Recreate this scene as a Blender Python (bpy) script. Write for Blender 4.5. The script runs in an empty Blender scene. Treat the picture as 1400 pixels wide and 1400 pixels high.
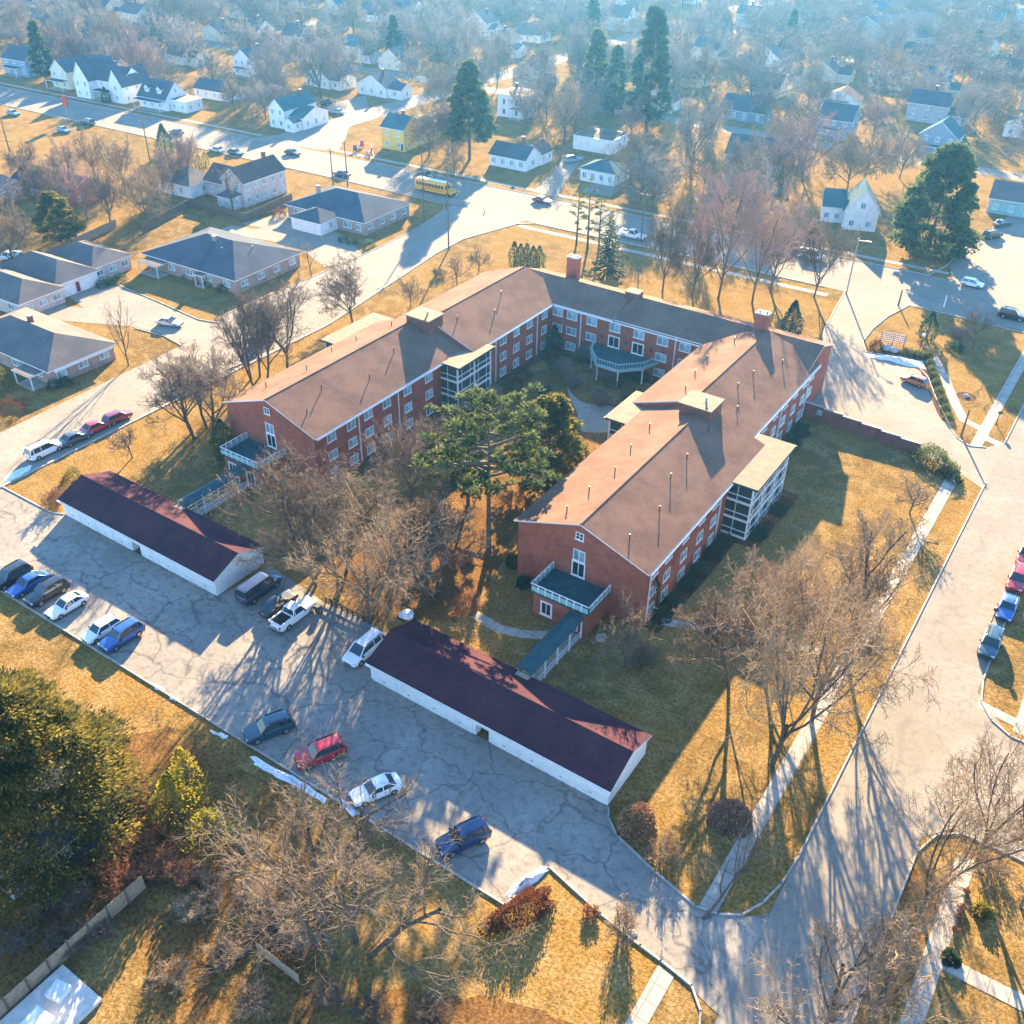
import bpy, math, random
import numpy as np
from mathutils import Vector, Matrix
R = math.radians
rnd = random.Random(11)
SC = bpy.context.scene
COL = SC.collection
# ---------------------------------------------------------------- camera
CF, CH = 1324.932, 71.112
YAW, PIT, ROL = R(-33.336), R(35.343), R(1.078)
Fv = Vector((math.sin(YAW)*math.cos(PIT), math.cos(YAW)*math.cos(PIT), -math.sin(PIT)))
Rv0 = Vector((math.cos(YAW), -math.sin(YAW), 0)); Uv0 = Rv0.cross(Fv)
Rv = Rv0*math.cos(ROL)+Uv0*math.sin(ROL); Uv = Uv0*math.cos(ROL)-Rv0*math.sin(ROL)
def at(x, y, z=0.0):
    d = Fv*CF+Rv*(x-700)+Uv*(700-y); t = (z-CH)/d.z
    return (d.x*t, d.y*t)
def px_of(X, Y, Z):
    q = Vector((X, Y, Z-CH)); w = q.dot(Fv)
    if w < 1: return (-9999, -9999)
    return (700+CF*q.dot(Rv)/w, 700-CF*q.dot(Uv)/w)
def height_for(g, ty):
    lo, hi = 0, 60
    for _ in range(40):
        m = (lo+hi)/2
        if px_of(g[0], g[1], m)[1] > ty: lo = m
        else: hi = m
    return lo
cam = bpy.data.objects.new('camera', bpy.data.cameras.new('camera')); COL.objects.link(cam)
cam.matrix_world = Matrix((( Rv.x, Uv.x, -Fv.x, 0), (Rv.y, Uv.y, -Fv.y, 0), (Rv.z, Uv.z, -Fv.z, CH), (0, 0, 0, 1)))
cam.data.sensor_width = 36; cam.data.lens = 36*CF/1400; cam.data.clip_end = 3000; cam.data.clip_start = 0.5
SC.camera = cam
# ---------------------------------------------------------------- light
SUN_EL, SUN_AZ = 17.3, -26.5
w = bpy.data.worlds.new('World'); SC.world = w; w.use_nodes = True
nt = w.node_tree; bg = nt.nodes['Background']
sky = nt.nodes.new('ShaderNodeTexSky'); sky.sky_type = 'NISHITA'; sky.sun_disc = False
sky.sun_elevation = R(SUN_EL); sky.sun_rotation = R(SUN_AZ); sky.air_density = 1.0; sky.dust_density = 0.0; sky.ozone_density = 4.5
nt.links.new(sky.outputs[0], bg.inputs[0]); bg.inputs[1].default_value = 0.088
sl = bpy.data.lights.new('sun', 'SUN'); sl.energy = 5.0; sl.angle = R(0.5); sl.color = (1.0, 0.735, 0.41)
so = bpy.data.objects.new('sun', sl); COL.objects.link(so)
sd = Vector((-math.sin(R(SUN_AZ))*math.cos(R(SUN_EL)), -math.cos(R(SUN_AZ))*math.cos(R(SUN_EL)), -math.sin(R(SUN_EL))))
so.rotation_euler = sd.to_track_quat('-Z', 'Y').to_euler(); so.location = (-100, 250, 90)
vs = SC.view_settings; vs.view_transform = 'Standard'; vs.look = 'None'; vs.gamma = 1; vs.exposure = 3.05
try:
    SC.cycles.use_denoising = True; SC.cycles.denoiser = 'OPENIMAGEDENOISE'
    SC.cycles.denoising_input_passes = 'RGB_ALBEDO_NORMAL'; SC.cycles.denoising_prefilter = 'ACCURATE'
except Exception: pass
SC.cycles.max_bounces = 5; SC.cycles.diffuse_bounces = 2; SC.cycles.glossy_bounces = 2; SC.cycles.volume_bounces = 0
SC.cycles.caustics_reflective = False; SC.cycles.caustics_refractive = False
# ---------------------------------------------------------------- materials
def nodes_of(m): return m.node_tree.nodes, m.node_tree.links
def new_mat(name, rough=0.8, metallic=0.0, spec=0.3, coat=0.0):
    m = bpy.data.materials.new(name); m.use_nodes = True
    b = m.node_tree.nodes['Principled BSDF']
    b.inputs['Roughness'].default_value = rough; b.inputs['Metallic'].default_value = metallic
    b.inputs['Specular IOR Level'].default_value = spec; b.inputs['Coat Weight'].default_value = coat
    return m, b
def rgb(c): return (c[0], c[1], c[2], 1)
def mixc(n, l, fac, a, b, mode='MIX'):
    x = n.new('ShaderNodeMix'); x.data_type = 'RGBA'; x.blend_type = mode
    for sock, v in ((x.inputs[0], fac), (x.inputs[6], a), (x.inputs[7], b)):
        if isinstance(v, bpy.types.NodeSocket): l.new(v, sock)
        elif isinstance(v, (int, float)): sock.default_value = v
        else: sock.default_value = rgb(v)
    return x.outputs[2]
def ramp(n, l, src, lo, hi):
    r = n.new('ShaderNodeMapRange'); r.interpolation_type = 'SMOOTHSTEP'
    r.inputs[1].default_value = lo; r.inputs[2].default_value = hi; l.new(src, r.inputs[0]); return r.outputs[0]
def coords(n, l, kind):
    if kind == 'world': return n.new('ShaderNodeNewGeometry').outputs['Position']
    return n.new('ShaderNodeTexCoord').outputs['Object']
def noise(n, l, vec, scale, detail=4, rough=0.6, dist=0.0):
    t = n.new('ShaderNodeTexNoise'); t.inputs['Scale'].default_value = scale; t.inputs['Detail'].default_value = detail
    t.inputs['Roughness'].default_value = rough; t.inputs['Distortion'].default_value = dist
    l.new(vec, t.inputs['Vector']); return t.outputs[0]
def bumpn(n, l, b, h, strength, dist=0.1):
    u = n.new('ShaderNodeBump'); u.inputs['Strength'].default_value = strength; u.inputs['Distance'].default_value = dist
    l.new(h, u.inputs['Height']); l.new(u.outputs[0], b.inputs['Normal'])
def scaled(n, l, vec, s):
    m = n.new('ShaderNodeMapping'); m.inputs['Scale'].default_value = s; l.new(vec, m.inputs['Vector']); return m.outputs[0]
def M(name, c1, c2=None, scale=3.0, rough=0.8, metallic=0.0, spec=0.3, coat=0.0, bump=0.0, bscale=None, kind='object', rand=0.0, lo=0.35, hi=0.65):
    m, b = new_mat(name, rough, metallic, spec, coat); n, l = nodes_of(m)
    v = coords(n, l, kind)
    c2 = c2 or tuple(x*0.88 for x in c1)
    f = noise(n, l, v, scale)
    col = mixc(n, l, ramp(n, l, f, lo, hi), c1, c2)
    if rand:
        oi = n.new('ShaderNodeObjectInfo'); h = n.new('ShaderNodeHueSaturation')
        mr = n.new('ShaderNodeMapRange'); mr.inputs[3].default_value = 1-rand; mr.inputs[4].default_value = 1+rand
        l.new(oi.outputs['Random'], mr.inputs[0]); l.new(mr.outputs[0], h.inputs['Value']); l.new(col, h.inputs['Color']); col = h.outputs[0]
    l.new(col, b.inputs['Base Color'])
    if bump: bumpn(n, l, b, noise(n, l, v, bscale or scale*6, 3), bump)
    return m
def F(name, c1, c2, scale, rand=0.2, lo=0.4, hi=0.6, tr=0.4):
    m = M(name, c1, c2, scale, 0.8, spec=0.15, rand=rand, lo=lo, hi=hi); n, l = nodes_of(m); b = n['Principled BSDF']; o = [x for x in n if x.type == 'OUTPUT_MATERIAL'][0]
    t = n.new('ShaderNodeBsdfTranslucent'); x = n.new('ShaderNodeMixShader'); x.inputs[0].default_value = tr
    l.new(b.inputs['Base Color'].links[0].from_socket, t.inputs['Color']); l.new(b.outputs[0], x.inputs[1]); l.new(t.outputs[0], x.inputs[2]); l.new(x.outputs[0], o.inputs['Surface']); return m
def grass_mat(name, cols, bump=0.7):
    m, b = new_mat(name, 1.0, spec=0.0); n, l = nodes_of(m); v = coords(n, l, 'world')
    big = ramp(n, l, noise(n, l, v, 0.05, 6, 0.65, 0.8), 0.44, 0.60)
    mid = ramp(n, l, noise(n, l, v, 0.35, 6, 0.7, 0.5), 0.40, 0.66)
    fine = ramp(n, l, noise(n, l, v, 3.2, 5, 0.75), 0.36, 0.64)
    c = mixc(n, l, big, cols[0], cols[1])
    c = mixc(n, l, mid, c, cols[2])
    dk = mixc(n, l, 1.0, c, (0.46, 0.42, 0.40), 'MULTIPLY')
    lf = ramp(n, l, noise(n, l, v, 0.16, 6, 0.8, 1.2), 0.56, 0.66)
    c = mixc(n, l, lf, c, cols[3] if len(cols) > 3 else mixc(n, l, 1.0, c, (0.72, 0.62, 0.56), 'MULTIPLY'))
    c = mixc(n, l, fine, c, dk)
    l.new(c, b.inputs['Base Color'])
    bumpn(n, l, b, noise(n, l, v, 5.5, 4, 0.8), bump, 0.25)
    return m
def pave_mat(name, base, dark, pale, crack=0.0, crack_scale=(0.12, 0.21, 0.2), joints=None, bump=0.15):
    m, b = new_mat(name, 0.95, spec=0.04); n, l = nodes_of(m); v = coords(n, l, 'world')
    a = ramp(n, l, noise(n, l, v, 0.11, 6, 0.65, 0.6), 0.38, 0.66)
    s = ramp(n, l, noise(n, l, v, 1.3, 6, 0.75, 0.3), 0.45, 0.72)
    c = mixc(n, l, a, base, pale); c = mixc(n, l, s, c, dark)
    g = ramp(n, l, noise(n, l, v, 9.0, 3, 0.8), 0.3, 0.7)
    c = mixc(n, l, g, c, mixc(n, l, 1.0, c, (0.80, 0.80, 0.80), 'MULTIPLY'))
    if crack:
        wob = n.new('ShaderNodeTexNoise'); wob.inputs['Scale'].default_value = 0.5; wob.inputs['Detail'].default_value = 4; l.new(v, wob.inputs['Vector'])
        av = n.new('ShaderNodeVectorMath'); av.operation = 'MULTIPLY_ADD'; av.inputs[1].default_value = (3.0, 3.0, 0)
        l.new(wob.outputs[1], av.inputs[0]); l.new(v, av.inputs[2])
        for sc, wd, amt in ((crack_scale, 0.009, crack), (tuple(q*2.3 for q in crack_scale), 0.007, crack*0.3)):
            t = n.new('ShaderNodeTexVoronoi'); t.feature = 'DISTANCE_TO_EDGE'; t.inputs['Scale'].default_value = 1.0; t.inputs['Randomness'].default_value = 0.8
            l.new(scaled(n, l, av.outputs[0], sc), t.inputs['Vector'])
            e = n.new('ShaderNodeMapRange'); e.inputs[1].default_value = wd*0.6; e.inputs[2].default_value = wd*2.2; e.inputs[3].default_value = amt; e.inputs[4].default_value = 0
            l.new(t.outputs[0], e.inputs[0])
            c = mixc(n, l, e.outputs[0], c, (0.045, 0.045, 0.05))
    if joints:
        t = n.new('ShaderNodeTexBrick'); t.offset = 0; t.inputs['Scale'].default_value = 1; t.inputs['Brick Width'].default_value = joints[0]; t.inputs['Row Height'].default_value = joints[1]
        t.inputs['Mortar Size'].default_value = 0.03; t.inputs['Color1'].default_value = (1, 1, 1, 1); t.inputs['Color2'].default_value = (0.86, 0.86, 0.86, 1); t.inputs['Mortar'].default_value = (0.35, 0.35, 0.35, 1)
        l.new(v, t.inputs['Vector']); c = mixc(n, l, 1.0, c, t.outputs[0], 'MULTIPLY')
    l.new(c, b.inputs['Base Color'])
    bumpn(n, l, b, noise(n, l, v, 14, 3), bump, 0.03)
    return m
def wallvec(n, l):
    v = coords(n, l, 'object'); s = n.new('ShaderNodeSeparateXYZ'); l.new(v, s.inputs[0])
    a = n.new('ShaderNodeMath'); a.operation = 'ADD'; l.new(s.outputs[0], a.inputs[0]); l.new(s.outputs[1], a.inputs[1])
    c = n.new('ShaderNodeCombineXYZ'); l.new(a.outputs[0], c.inputs[0]); l.new(s.outputs[2], c.inputs[1]); return v, c.outputs[0]
def brick_mat(name, c1, c2, mortar):
    m, b = new_mat(name, 0.9, spec=0.15); n, l = nodes_of(m); v, wv = wallvec(n, l)
    t = n.new('ShaderNodeTexBrick'); t.inputs['Scale'].default_value = 1; t.inputs['Brick Width'].default_value = 0.42; t.inputs['Row Height'].default_value = 0.15
    t.inputs['Mortar Size'].default_value = 0.012; t.inputs['Color1'].default_value = rgb(c1); t.inputs['Color2'].default_value = rgb(c2); t.inputs['Mortar'].default_value = rgb(mortar)
    l.new(wv, t.inputs['Vector'])
    f = ramp(n, l, noise(n, l, v, 0.7, 5, 0.7), 0.35, 0.7)
    l.new(mixc(n, l, f, t.outputs[0], mixc(n, l, 1.0, t.outputs[0], (0.72, 0.70, 0.72), 'MULTIPLY')), b.inputs['Base Color'])
    bumpn(n, l, b, t.outputs[1], -0.3, 0.02)
    return m
def siding_mat(name, c, rows=0.22, rough=0.6):
    m, b = new_mat(name, rough, spec=0.3); n, l = nodes_of(m); v = coords(n, l, 'object')
    s = n.new('ShaderNodeSeparateXYZ'); l.new(v, s.inputs[0])
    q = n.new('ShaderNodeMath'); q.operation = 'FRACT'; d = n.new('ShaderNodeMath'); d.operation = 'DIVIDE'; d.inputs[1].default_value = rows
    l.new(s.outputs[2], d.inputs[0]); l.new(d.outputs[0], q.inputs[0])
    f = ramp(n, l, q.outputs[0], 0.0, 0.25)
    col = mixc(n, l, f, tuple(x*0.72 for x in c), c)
    col = mixc(n, l, ramp(n, l, noise(n, l, v, 0.8, 5), 0.4, 0.75), col, mixc(n, l, 1.0, col, (0.84, 0.82, 0.78), 'MULTIPLY'))
    l.new(col, b.inputs['Base Color']); return m
def shingle_mat(name, c1, c2, streak=0.35, rand=0.0):
    m, b = new_mat(name, 0.98, spec=0.03); n, l = nodes_of(m); v = coords(n, l, 'object')
    f1 = ramp(n, l, noise(n, l, v, 0.25, 5, 0.65), 0.36, 0.66)
    f2 = ramp(n, l, noise(n, l, scaled(n, l, v, (3.5, 3.5, 9.0)), 1.6, 4, 0.8), 0.3, 0.7)
    col = mixc(n, l, f1, c1, c2)
    col = mixc(n, l, f2, col, mixc(n, l, 1.0, col, (1-streak, 1-streak, 1-streak), 'MULTIPLY'))
    s = n.new('ShaderNodeSeparateXYZ'); l.new(v, s.inputs[0])
    q = n.new('ShaderNodeMath'); q.operation = 'FRACT'; d = n.new('ShaderNodeMath'); d.operation = 'DIVIDE'; d.inputs[1].default_value = 0.05
    l.new(s.outputs[2], d.inputs[0]); l.new(d.outputs[0], q.inputs[0])
    col = mixc(n, l, ramp(n, l, q.outputs[0], 0.0, 0.3), mixc(n, l, 1.0, col, (0.80, 0.80, 0.80), 'MULTIPLY'), col)
    l.new(col, b.inputs['Base Color'])
    bumpn(n, l, b, f2, 0.25, 0.04); return m

GRASS = grass_mat('winter_grass', ((0.330, 0.205, 0.062), (0.215, 0.148, 0.055), (0.375, 0.255, 0.105)))
LITTER = grass_mat('leaf_litter_soil', ((0.28, 0.155, 0.06), (0.36, 0.22, 0.075), (0.20, 0.115, 0.05)), 1.0)
MULCH = grass_mat('dark_mulch', ((0.16, 0.10, 0.06), (0.20, 0.125, 0.07), (0.12, 0.08, 0.05)))
LOT = pave_mat('cracked_asphalt', (0.262, 0.240, 0.208), (0.165, 0.152, 0.135), (0.345, 0.315, 0.268), crack=0.45)
ROAD = pave_mat('worn_asphalt', (0.255, 0.226, 0.185), (0.205, 0.182, 0.15), (0.305, 0.272, 0.225), crack=0.14, crack_scale=(0.10, 0.16, 0.1))
PALE = pave_mat('pale_concrete_road', (0.28, 0.246, 0.20), (0.225, 0.198, 0.162), (0.325, 0.287, 0.235), crack=0.12, crack_scale=(0.12, 0.2, 0.1))
WALKC = pave_mat('sidewalk_concrete', (0.44, 0.39, 0.325), (0.35, 0.31, 0.255), (0.50, 0.445, 0.37), joints=(1.5, 1.5))
KERBC = M('kerb_concrete', (0.42, 0.39, 0.35), (0.30, 0.28, 0.25), 1.5, 0.9, kind='world')
SNOW = M('old_snow', (0.82, 0.84, 0.86), (0.62, 0.64, 0.66), 2.5, 0.7, bump=0.5, bscale=6, kind='world')
BRICK = brick_mat('red_brick', (0.37, 0.085, 0.045), (0.27, 0.062, 0.040), (0.32, 0.20, 0.15))
BRICKD = brick_mat('dark_red_brick', (0.24, 0.08, 0.06), (0.18, 0.06, 0.05), (0.2, 0.15, 0.13))
SH_TAN = shingle_mat('tan_brown_shingles', (0.262, 0.158, 0.112), (0.19, 0.114, 0.086), 0.38)
SH_MAROON = shingle_mat('dark_maroon_shingles', (0.105, 0.046, 0.056), (0.070, 0.033, 0.048), 0.45)
SH_GREY = shingle_mat('grey_brown_shingles', (0.19, 0.165, 0.15), (0.14, 0.13, 0.13), 0.25)
SH_SLATE = shingle_mat('slate_shingles', (0.09, 0.11, 0.14), (0.07, 0.085, 0.11), 0.25)
SH_TEAL = shingle_mat('teal_shingles', (0.07, 0.15, 0.17), (0.05, 0.11, 0.14), 0.25)
SH_BROWN = shingle_mat('brown_shingles', (0.16, 0.11, 0.10), (0.12, 0.085, 0.085), 0.3)
FLATROOF = M('tan_membrane', (0.22, 0.165, 0.115), (0.165, 0.125, 0.09), 1.2, 0.9)
GREENROOF = M('green_deck', (0.035, 0.085, 0.09), (0.025, 0.06, 0.07), 1.0, 0.75)
GREENRAIL = M('pale_green_paint', (0.28, 0.46, 0.45), (0.22, 0.38, 0.38), 2.0, 0.6)
WHITE = M('white_paint', (0.80, 0.80, 0.78), (0.70, 0.70, 0.68), 1.5, 0.55)
TRIM = M('white_trim', (0.75, 0.75, 0.73), (0.66, 0.66, 0.64), 3, 0.5)
GLASS = M('window_glass', (0.30, 0.46, 0.48), (0.16, 0.26, 0.29), 0.35, 0.12, spec=0.7, rand=0.35)  # pale blue base colour stands in for reflected sky and white blinds
DARKG = M('dark_glass', (0.035, 0.045, 0.05), (0.02, 0.025, 0.03), 0.8, 0.15, spec=0.6)
SCREEN = M('insect_screen', (0.04, 0.06, 0.065), (0.02, 0.035, 0.04), 3, 0.6)
METAL = M('dark_metal', (0.06, 0.06, 0.065), (0.04, 0.04, 0.045), 4, 0.5, metallic=0.3)
GALV = M('galvanised_metal', (0.35, 0.36, 0.37), (0.27, 0.28, 0.29), 3, 0.5, metallic=0.5)
WOOD = M('weathered_wood', (0.34, 0.25, 0.17), (0.26, 0.185, 0.12), 2.2, 0.85)
POLEW = M('brown_pole_wood', (0.16, 0.11, 0.075), (0.11, 0.08, 0.055), 2, 0.9)
REDW = M('red_stained_wood', (0.30, 0.09, 0.05), (0.22, 0.07, 0.045), 3, 0.8)
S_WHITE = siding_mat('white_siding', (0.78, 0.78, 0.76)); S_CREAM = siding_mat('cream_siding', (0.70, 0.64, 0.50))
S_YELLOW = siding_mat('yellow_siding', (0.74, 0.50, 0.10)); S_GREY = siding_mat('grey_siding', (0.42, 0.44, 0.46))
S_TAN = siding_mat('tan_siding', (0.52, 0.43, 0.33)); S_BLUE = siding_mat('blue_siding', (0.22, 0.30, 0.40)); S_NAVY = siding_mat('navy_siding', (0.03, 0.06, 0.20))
S_PALEBRICK = brick_mat('pale_painted_brick', (0.62, 0.52, 0.47), (0.54, 0.42, 0.38), (0.6, 0.55, 0.5))
S_LTAN = brick_mat('buff_brick', (0.42, 0.30, 0.24), (0.35, 0.24, 0.20), (0.4, 0.35, 0.3))
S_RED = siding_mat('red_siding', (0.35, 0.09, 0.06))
BARK = M('grey_brown_bark', (0.125, 0.098, 0.075), (0.075, 0.06, 0.05), 4, 0.95, bump=0.4, rand=0.2)
TWIG = M('bare_twigs', (0.21, 0.145, 0.10), (0.14, 0.10, 0.075), 1.2, 0.95, rand=0.25)
TWIGB = M('straw_twigs', (0.30, 0.22, 0.145), (0.21, 0.155, 0.105), 1.2, 0.95, rand=0.2)
TWIGG = M('pale_grey_twigs', (0.25, 0.21, 0.18), (0.18, 0.15, 0.13), 1.2, 0.95, rand=0.25)
TWIGP = M('pinkish_twigs', (0.29, 0.18, 0.145), (0.22, 0.14, 0.12), 1.2, 0.95, rand=0.2)
TWIGT = M('tan_twigs', (0.27, 0.19, 0.115), (0.19, 0.135, 0.085), 1.2, 0.95, rand=0.2)
TWIGR = M('rust_twigs', (0.33, 0.15, 0.07), (0.24, 0.11, 0.06), 1.2, 0.95, rand=0.2)
NEEDLE = F('evergreen_needles', (0.105, 0.13, 0.042), (0.045, 0.065, 0.026), 0.7, 0.25)
NEEDLEB = F('blue_green_needles', (0.055, 0.10, 0.062), (0.028, 0.058, 0.042), 0.7, 0.25)
NEEDLEO = F('olive_needles', (0.23, 0.19, 0.045), (0.085, 0.09, 0.028), 0.5, 0.15)
YELLOWL = F('yellow_green_leaves', (0.36, 0.30, 0.035), (0.22, 0.20, 0.03), 0.6, 0.1)
RUSTL = F('rust_leaves', (0.16, 0.058, 0.032), (0.085, 0.036, 0.024), 1.0, 0.15, tr=0.25)
TANB = M('brown_clipped_twigs', (0.30, 0.18, 0.12), (0.21, 0.125, 0.09), 2.0, 0.9, rand=0.15)
TANL = M('tan_clipped_twigs', (0.42, 0.25, 0.12), (0.30, 0.17, 0.085), 2.0, 0.9, rand=0.15)
TYRE = M('tyre_rubber', (0.02, 0.02, 0.02), None, 5, 0.85); RIM = M('wheel_alloy', (0.5, 0.5, 0.5), None, 5, 0.35, metallic=0.8)
CARGLASS = M('car_glass', (0.02, 0.045, 0.055), (0.015, 0.03, 0.04), 2, 0.06, spec=0.8)
LAMPW = M('headlamp_lens', (0.75, 0.77, 0.78), None, 5, 0.15, spec=0.7); LAMPR = M('tail_lamp_lens', (0.35, 0.015, 0.012), None, 5, 0.2, spec=0.6)
def paint(name, c): return M(name, c, tuple(x*0.95 for x in c), 2, 0.32, metallic=0.25, spec=0.5, coat=0.8)
P_BLACK = paint('black_paint', (0.015, 0.016, 0.02)); P_BLUE = paint('blue_paint', (0.02, 0.09, 0.30)); P_DBLUE = paint('dark_blue_paint', (0.015, 0.04, 0.11))
P_WHITE = M('white_car_paint', (0.80, 0.80, 0.80), (0.77, 0.77, 0.77), 2, 0.3, spec=0.5, coat=0.8); P_SILVER = paint('silver_paint', (0.55, 0.56, 0.57))
P_RED = paint('red_paint', (0.42, 0.015, 0.03)); P_DRED = paint('dark_red_paint', (0.20, 0.015, 0.03)); P_TEAL = paint('dark_teal_paint', (0.02, 0.07, 0.10))
P_GREY = paint('charcoal_paint', (0.07, 0.075, 0.085)); P_ORANGE = paint('copper_orange_paint', (0.45, 0.12, 0.03)); P_LBLUE = paint('steel_blue_paint', (0.16, 0.30, 0.42))
P_YELLOW = M('bus_yellow_paint', (0.75, 0.36, 0.02), (0.70, 0.33, 0.02), 1, 0.4, coat=0.3)
# ---------------------------------------------------------------- mesh helpers
class MB:
    def __init__(s): s.v = []; s.f = []; s.m = []
    def face(s, pts, m=0):
        k = len(s.v); s.v += [tuple(p) for p in pts]; s.f.append(tuple(range(k, k+len(pts)))); s.m.append(m)
    def solid(s, vs, fs, m=0):
        k = len(s.v); s.v += [tuple(p) for p in vs]
        for i, f in enumerate(fs): s.f.append(tuple(k+q for q in f)); s.m.append(m[i] if isinstance(m, (list, tuple)) else m)
    def box(s, x0, y0, z0, x1, y1, z1, m=0):
        if x1 < x0: x0, x1 = x1, x0
        if y1 < y0: y0, y1 = y1, y0
        s.solid([(x0,y0,z0),(x1,y0,z0),(x1,y1,z0),(x0,y1,z0),(x0,y0,z1),(x1,y0,z1),(x1,y1,z1),(x0,y1,z1)],
                [(0,3,2,1),(4,5,6,7),(0,1,5,4),(1,2,6,5),(2,3,7,6),(3,0,4,7)], m)
    def obox(s, c, sz, rz, m=0):
        ca, sa = math.cos(rz), math.sin(rz); vs = []
        for z in (c[2], c[2]+sz[2]):
            for dx, dy in ((-1,-1),(1,-1),(1,1),(-1,1)):
                a, b = dx*sz[0]/2, dy*sz[1]/2; vs.append((c[0]+a*ca-b*sa, c[1]+a*sa+b*ca, z))
        s.solid(vs, [(0,3,2,1),(4,5,6,7),(0,1,5,4),(1,2,6,5),(2,3,7,6),(3,0,4,7)], m)
    def extrude(s, poly, vec, m=0, mcap=None):
        n = len(poly); vec = Vector(vec); a = [Vector(p) for p in poly]
        nrm = Vector((0,0,0))
        for i in range(n): nrm += a[i].cross(a[(i+1) % n])
        if nrm.dot(vec) > 0: a.reverse()
        vs = [tuple(p) for p in a]+[tuple(p+vec) for p in a]
        fs = [tuple(range(n)), tuple(range(2*n-1, n-1, -1))]+[(i, i+n, (i+1) % n+n, (i+1) % n) for i in range(n)]
        mc = m if mcap is None else mcap
        s.solid(vs, fs, [mc, mc]+[m]*n)
    def tube(s, p0, p1, r0, r1=None, n=6, m=0):
        r1 = r0 if r1 is None else r1; p0 = Vector(p0); p1 = Vector(p1); d = (p1-p0).normalized()
        u = d.cross(Vector((0,0,1)) if abs(d.z) < 0.9 else Vector((1,0,0))).normalized(); q = d.cross(u)
        vs = [tuple(p+(u*math.cos(6.2832*i/n)+q*math.sin(6.2832*i/n))*r) for p, r in ((p0, r0), (p1, r1)) for i in range(n)]
        s.solid(vs, [(i, (i+1) % n, (i+1) % n+n, i+n) for i in range(n)]+[tuple(range(n-1, -1, -1)), tuple(range(n, 2*n))], m)
    def lathe(s, prof, c=(0,0,0), n=12, m=0):
        vs = [(c[0]+r*math.cos(6.2832*i/n), c[1]+r*math.sin(6.2832*i/n), c[2]+z) for r, z in prof for i in range(n)]
        fs = [(j*n+i, j*n+(i+1) % n, (j+1)*n+(i+1) % n, (j+1)*n+i) for j in range(len(prof)-1) for i in range(n)]
        s.solid(vs, fs+[tuple(range(n-1, -1, -1)), tuple(range((len(prof)-1)*n, len(prof)*n))], m)
    def mesh(s, name, mats, off=(0,0,0), smooth=False):
        me = bpy.data.meshes.new(name)
        me.from_pydata([(a-off[0], b-off[1], c-off[2]) for a, b, c in s.v], [], s.f)
        for q in mats: me.materials.append(q)
        me.polygons.foreach_set('material_index', s.m)
        if smooth: me.polygons.foreach_set('use_smooth', [True]*len(s.f))
        me.update(); return me
    def build(s, name, mats, parent=None, local=False, smooth=False):
        if not isinstance(mats, (list, tuple)): mats = [mats]
        off = (0,0,0)
        if parent is not None and not local:
            q = parent
            while q is not None: off = tuple(off[i]+q.location[i] for i in range(3)); q = q.parent
        return put(name, s.mesh(name, mats, off, smooth), parent)
def put(name, me, parent=None, loc=(0,0,0), rz=0.0):
    o = bpy.data.objects.new(name, me); COL.objects.link(o); o.parent = parent; o.location = loc; o.rotation_euler = (0, 0, rz); return o
LABELS = {}
def tag(o, label, cat, group=None):
    o['label'] = label; o['category'] = cat
    if group: o['group'] = group
    LABELS.setdefault(label, []).append((o.name, group))
    return o
def thing(name, label, cat, loc=(0,0,0), rz=0.0, group=None):
    o = bpy.data.objects.new(name, None); COL.objects.link(o); o.location = loc; o.rotation_euler = (0,0,rz); o.empty_display_size = 0.3
    return tag(o, label, cat, group)
def structure(o, kind='structure'): o['kind'] = kind; return o
def np_mesh(name, verts, quads, mats, k=4):
    me = bpy.data.meshes.new(name); nv, nf = len(verts), len(quads)
    me.vertices.add(nv); me.vertices.foreach_set('co', np.asarray(verts, np.float32).ravel())
    me.loops.add(nf*k); me.loops.foreach_set('vertex_index', np.asarray(quads, np.int32).ravel())
    me.polygons.add(nf); me.polygons.foreach_set('loop_start', np.arange(0, nf*k, k, dtype=np.int32)); me.polygons.foreach_set('loop_total', np.full(nf, k, np.int32))
    for q in mats: me.materials.append(q)
    me.update(calc_edges=True); me.validate(); return me
# ---------------------------------------------------------------- the ground
def sheet(name, pts, z, mat, kind='structure'):
    me = bpy.data.meshes.new(name); a = sum(pts[i][0]*pts[(i+1) % len(pts)][1]-pts[(i+1) % len(pts)][0]*pts[i][1] for i in range(len(pts)))
    if a < 0: pts = pts[::-1]
    me.from_pydata([(p[0], p[1], z) for p in pts], [], [tuple(range(len(pts)))]); me.materials.append(mat); me.update()
    o = put(name, me); o['kind'] = kind; return o
def smooth_poly(pts, it=2):
    for _ in range(it):
        q = []
        for i in range(len(pts)):
            a, b = pts[i], pts[(i+1) % len(pts)]
            q += [(a[0]*.75+b[0]*.25, a[1]*.75+b[1]*.25), (a[0]*.25+b[0]*.75, a[1]*.25+b[1]*.75)]
        pts = q
    return pts
def rag(pts, amp, n=8):
    q = []
    for i in range(len(pts)):
        a, b = pts[i], pts[(i+1) % len(pts)]
        for k in range(n):
            t = k/n; q.append((a[0]*(1-t)+b[0]*t+rnd.uniform(-amp, amp), a[1]*(1-t)+b[1]*t+rnd.uniform(-amp, amp)))
    return q
def strip(pts, w0):
    L, Rr = [], []
    for i, p in enumerate(pts):
        a = Vector(pts[max(i-1, 0)]); b = Vector(pts[min(i+1, len(pts)-1)]); d = (b-a).normalized(); n = Vector((-d.y, d.x))*w0/2
        L.append((p[0]+n.x, p[1]+n.y)); Rr.append((p[0]-n.x, p[1]-n.y))
    return L+Rr[::-1]
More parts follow.
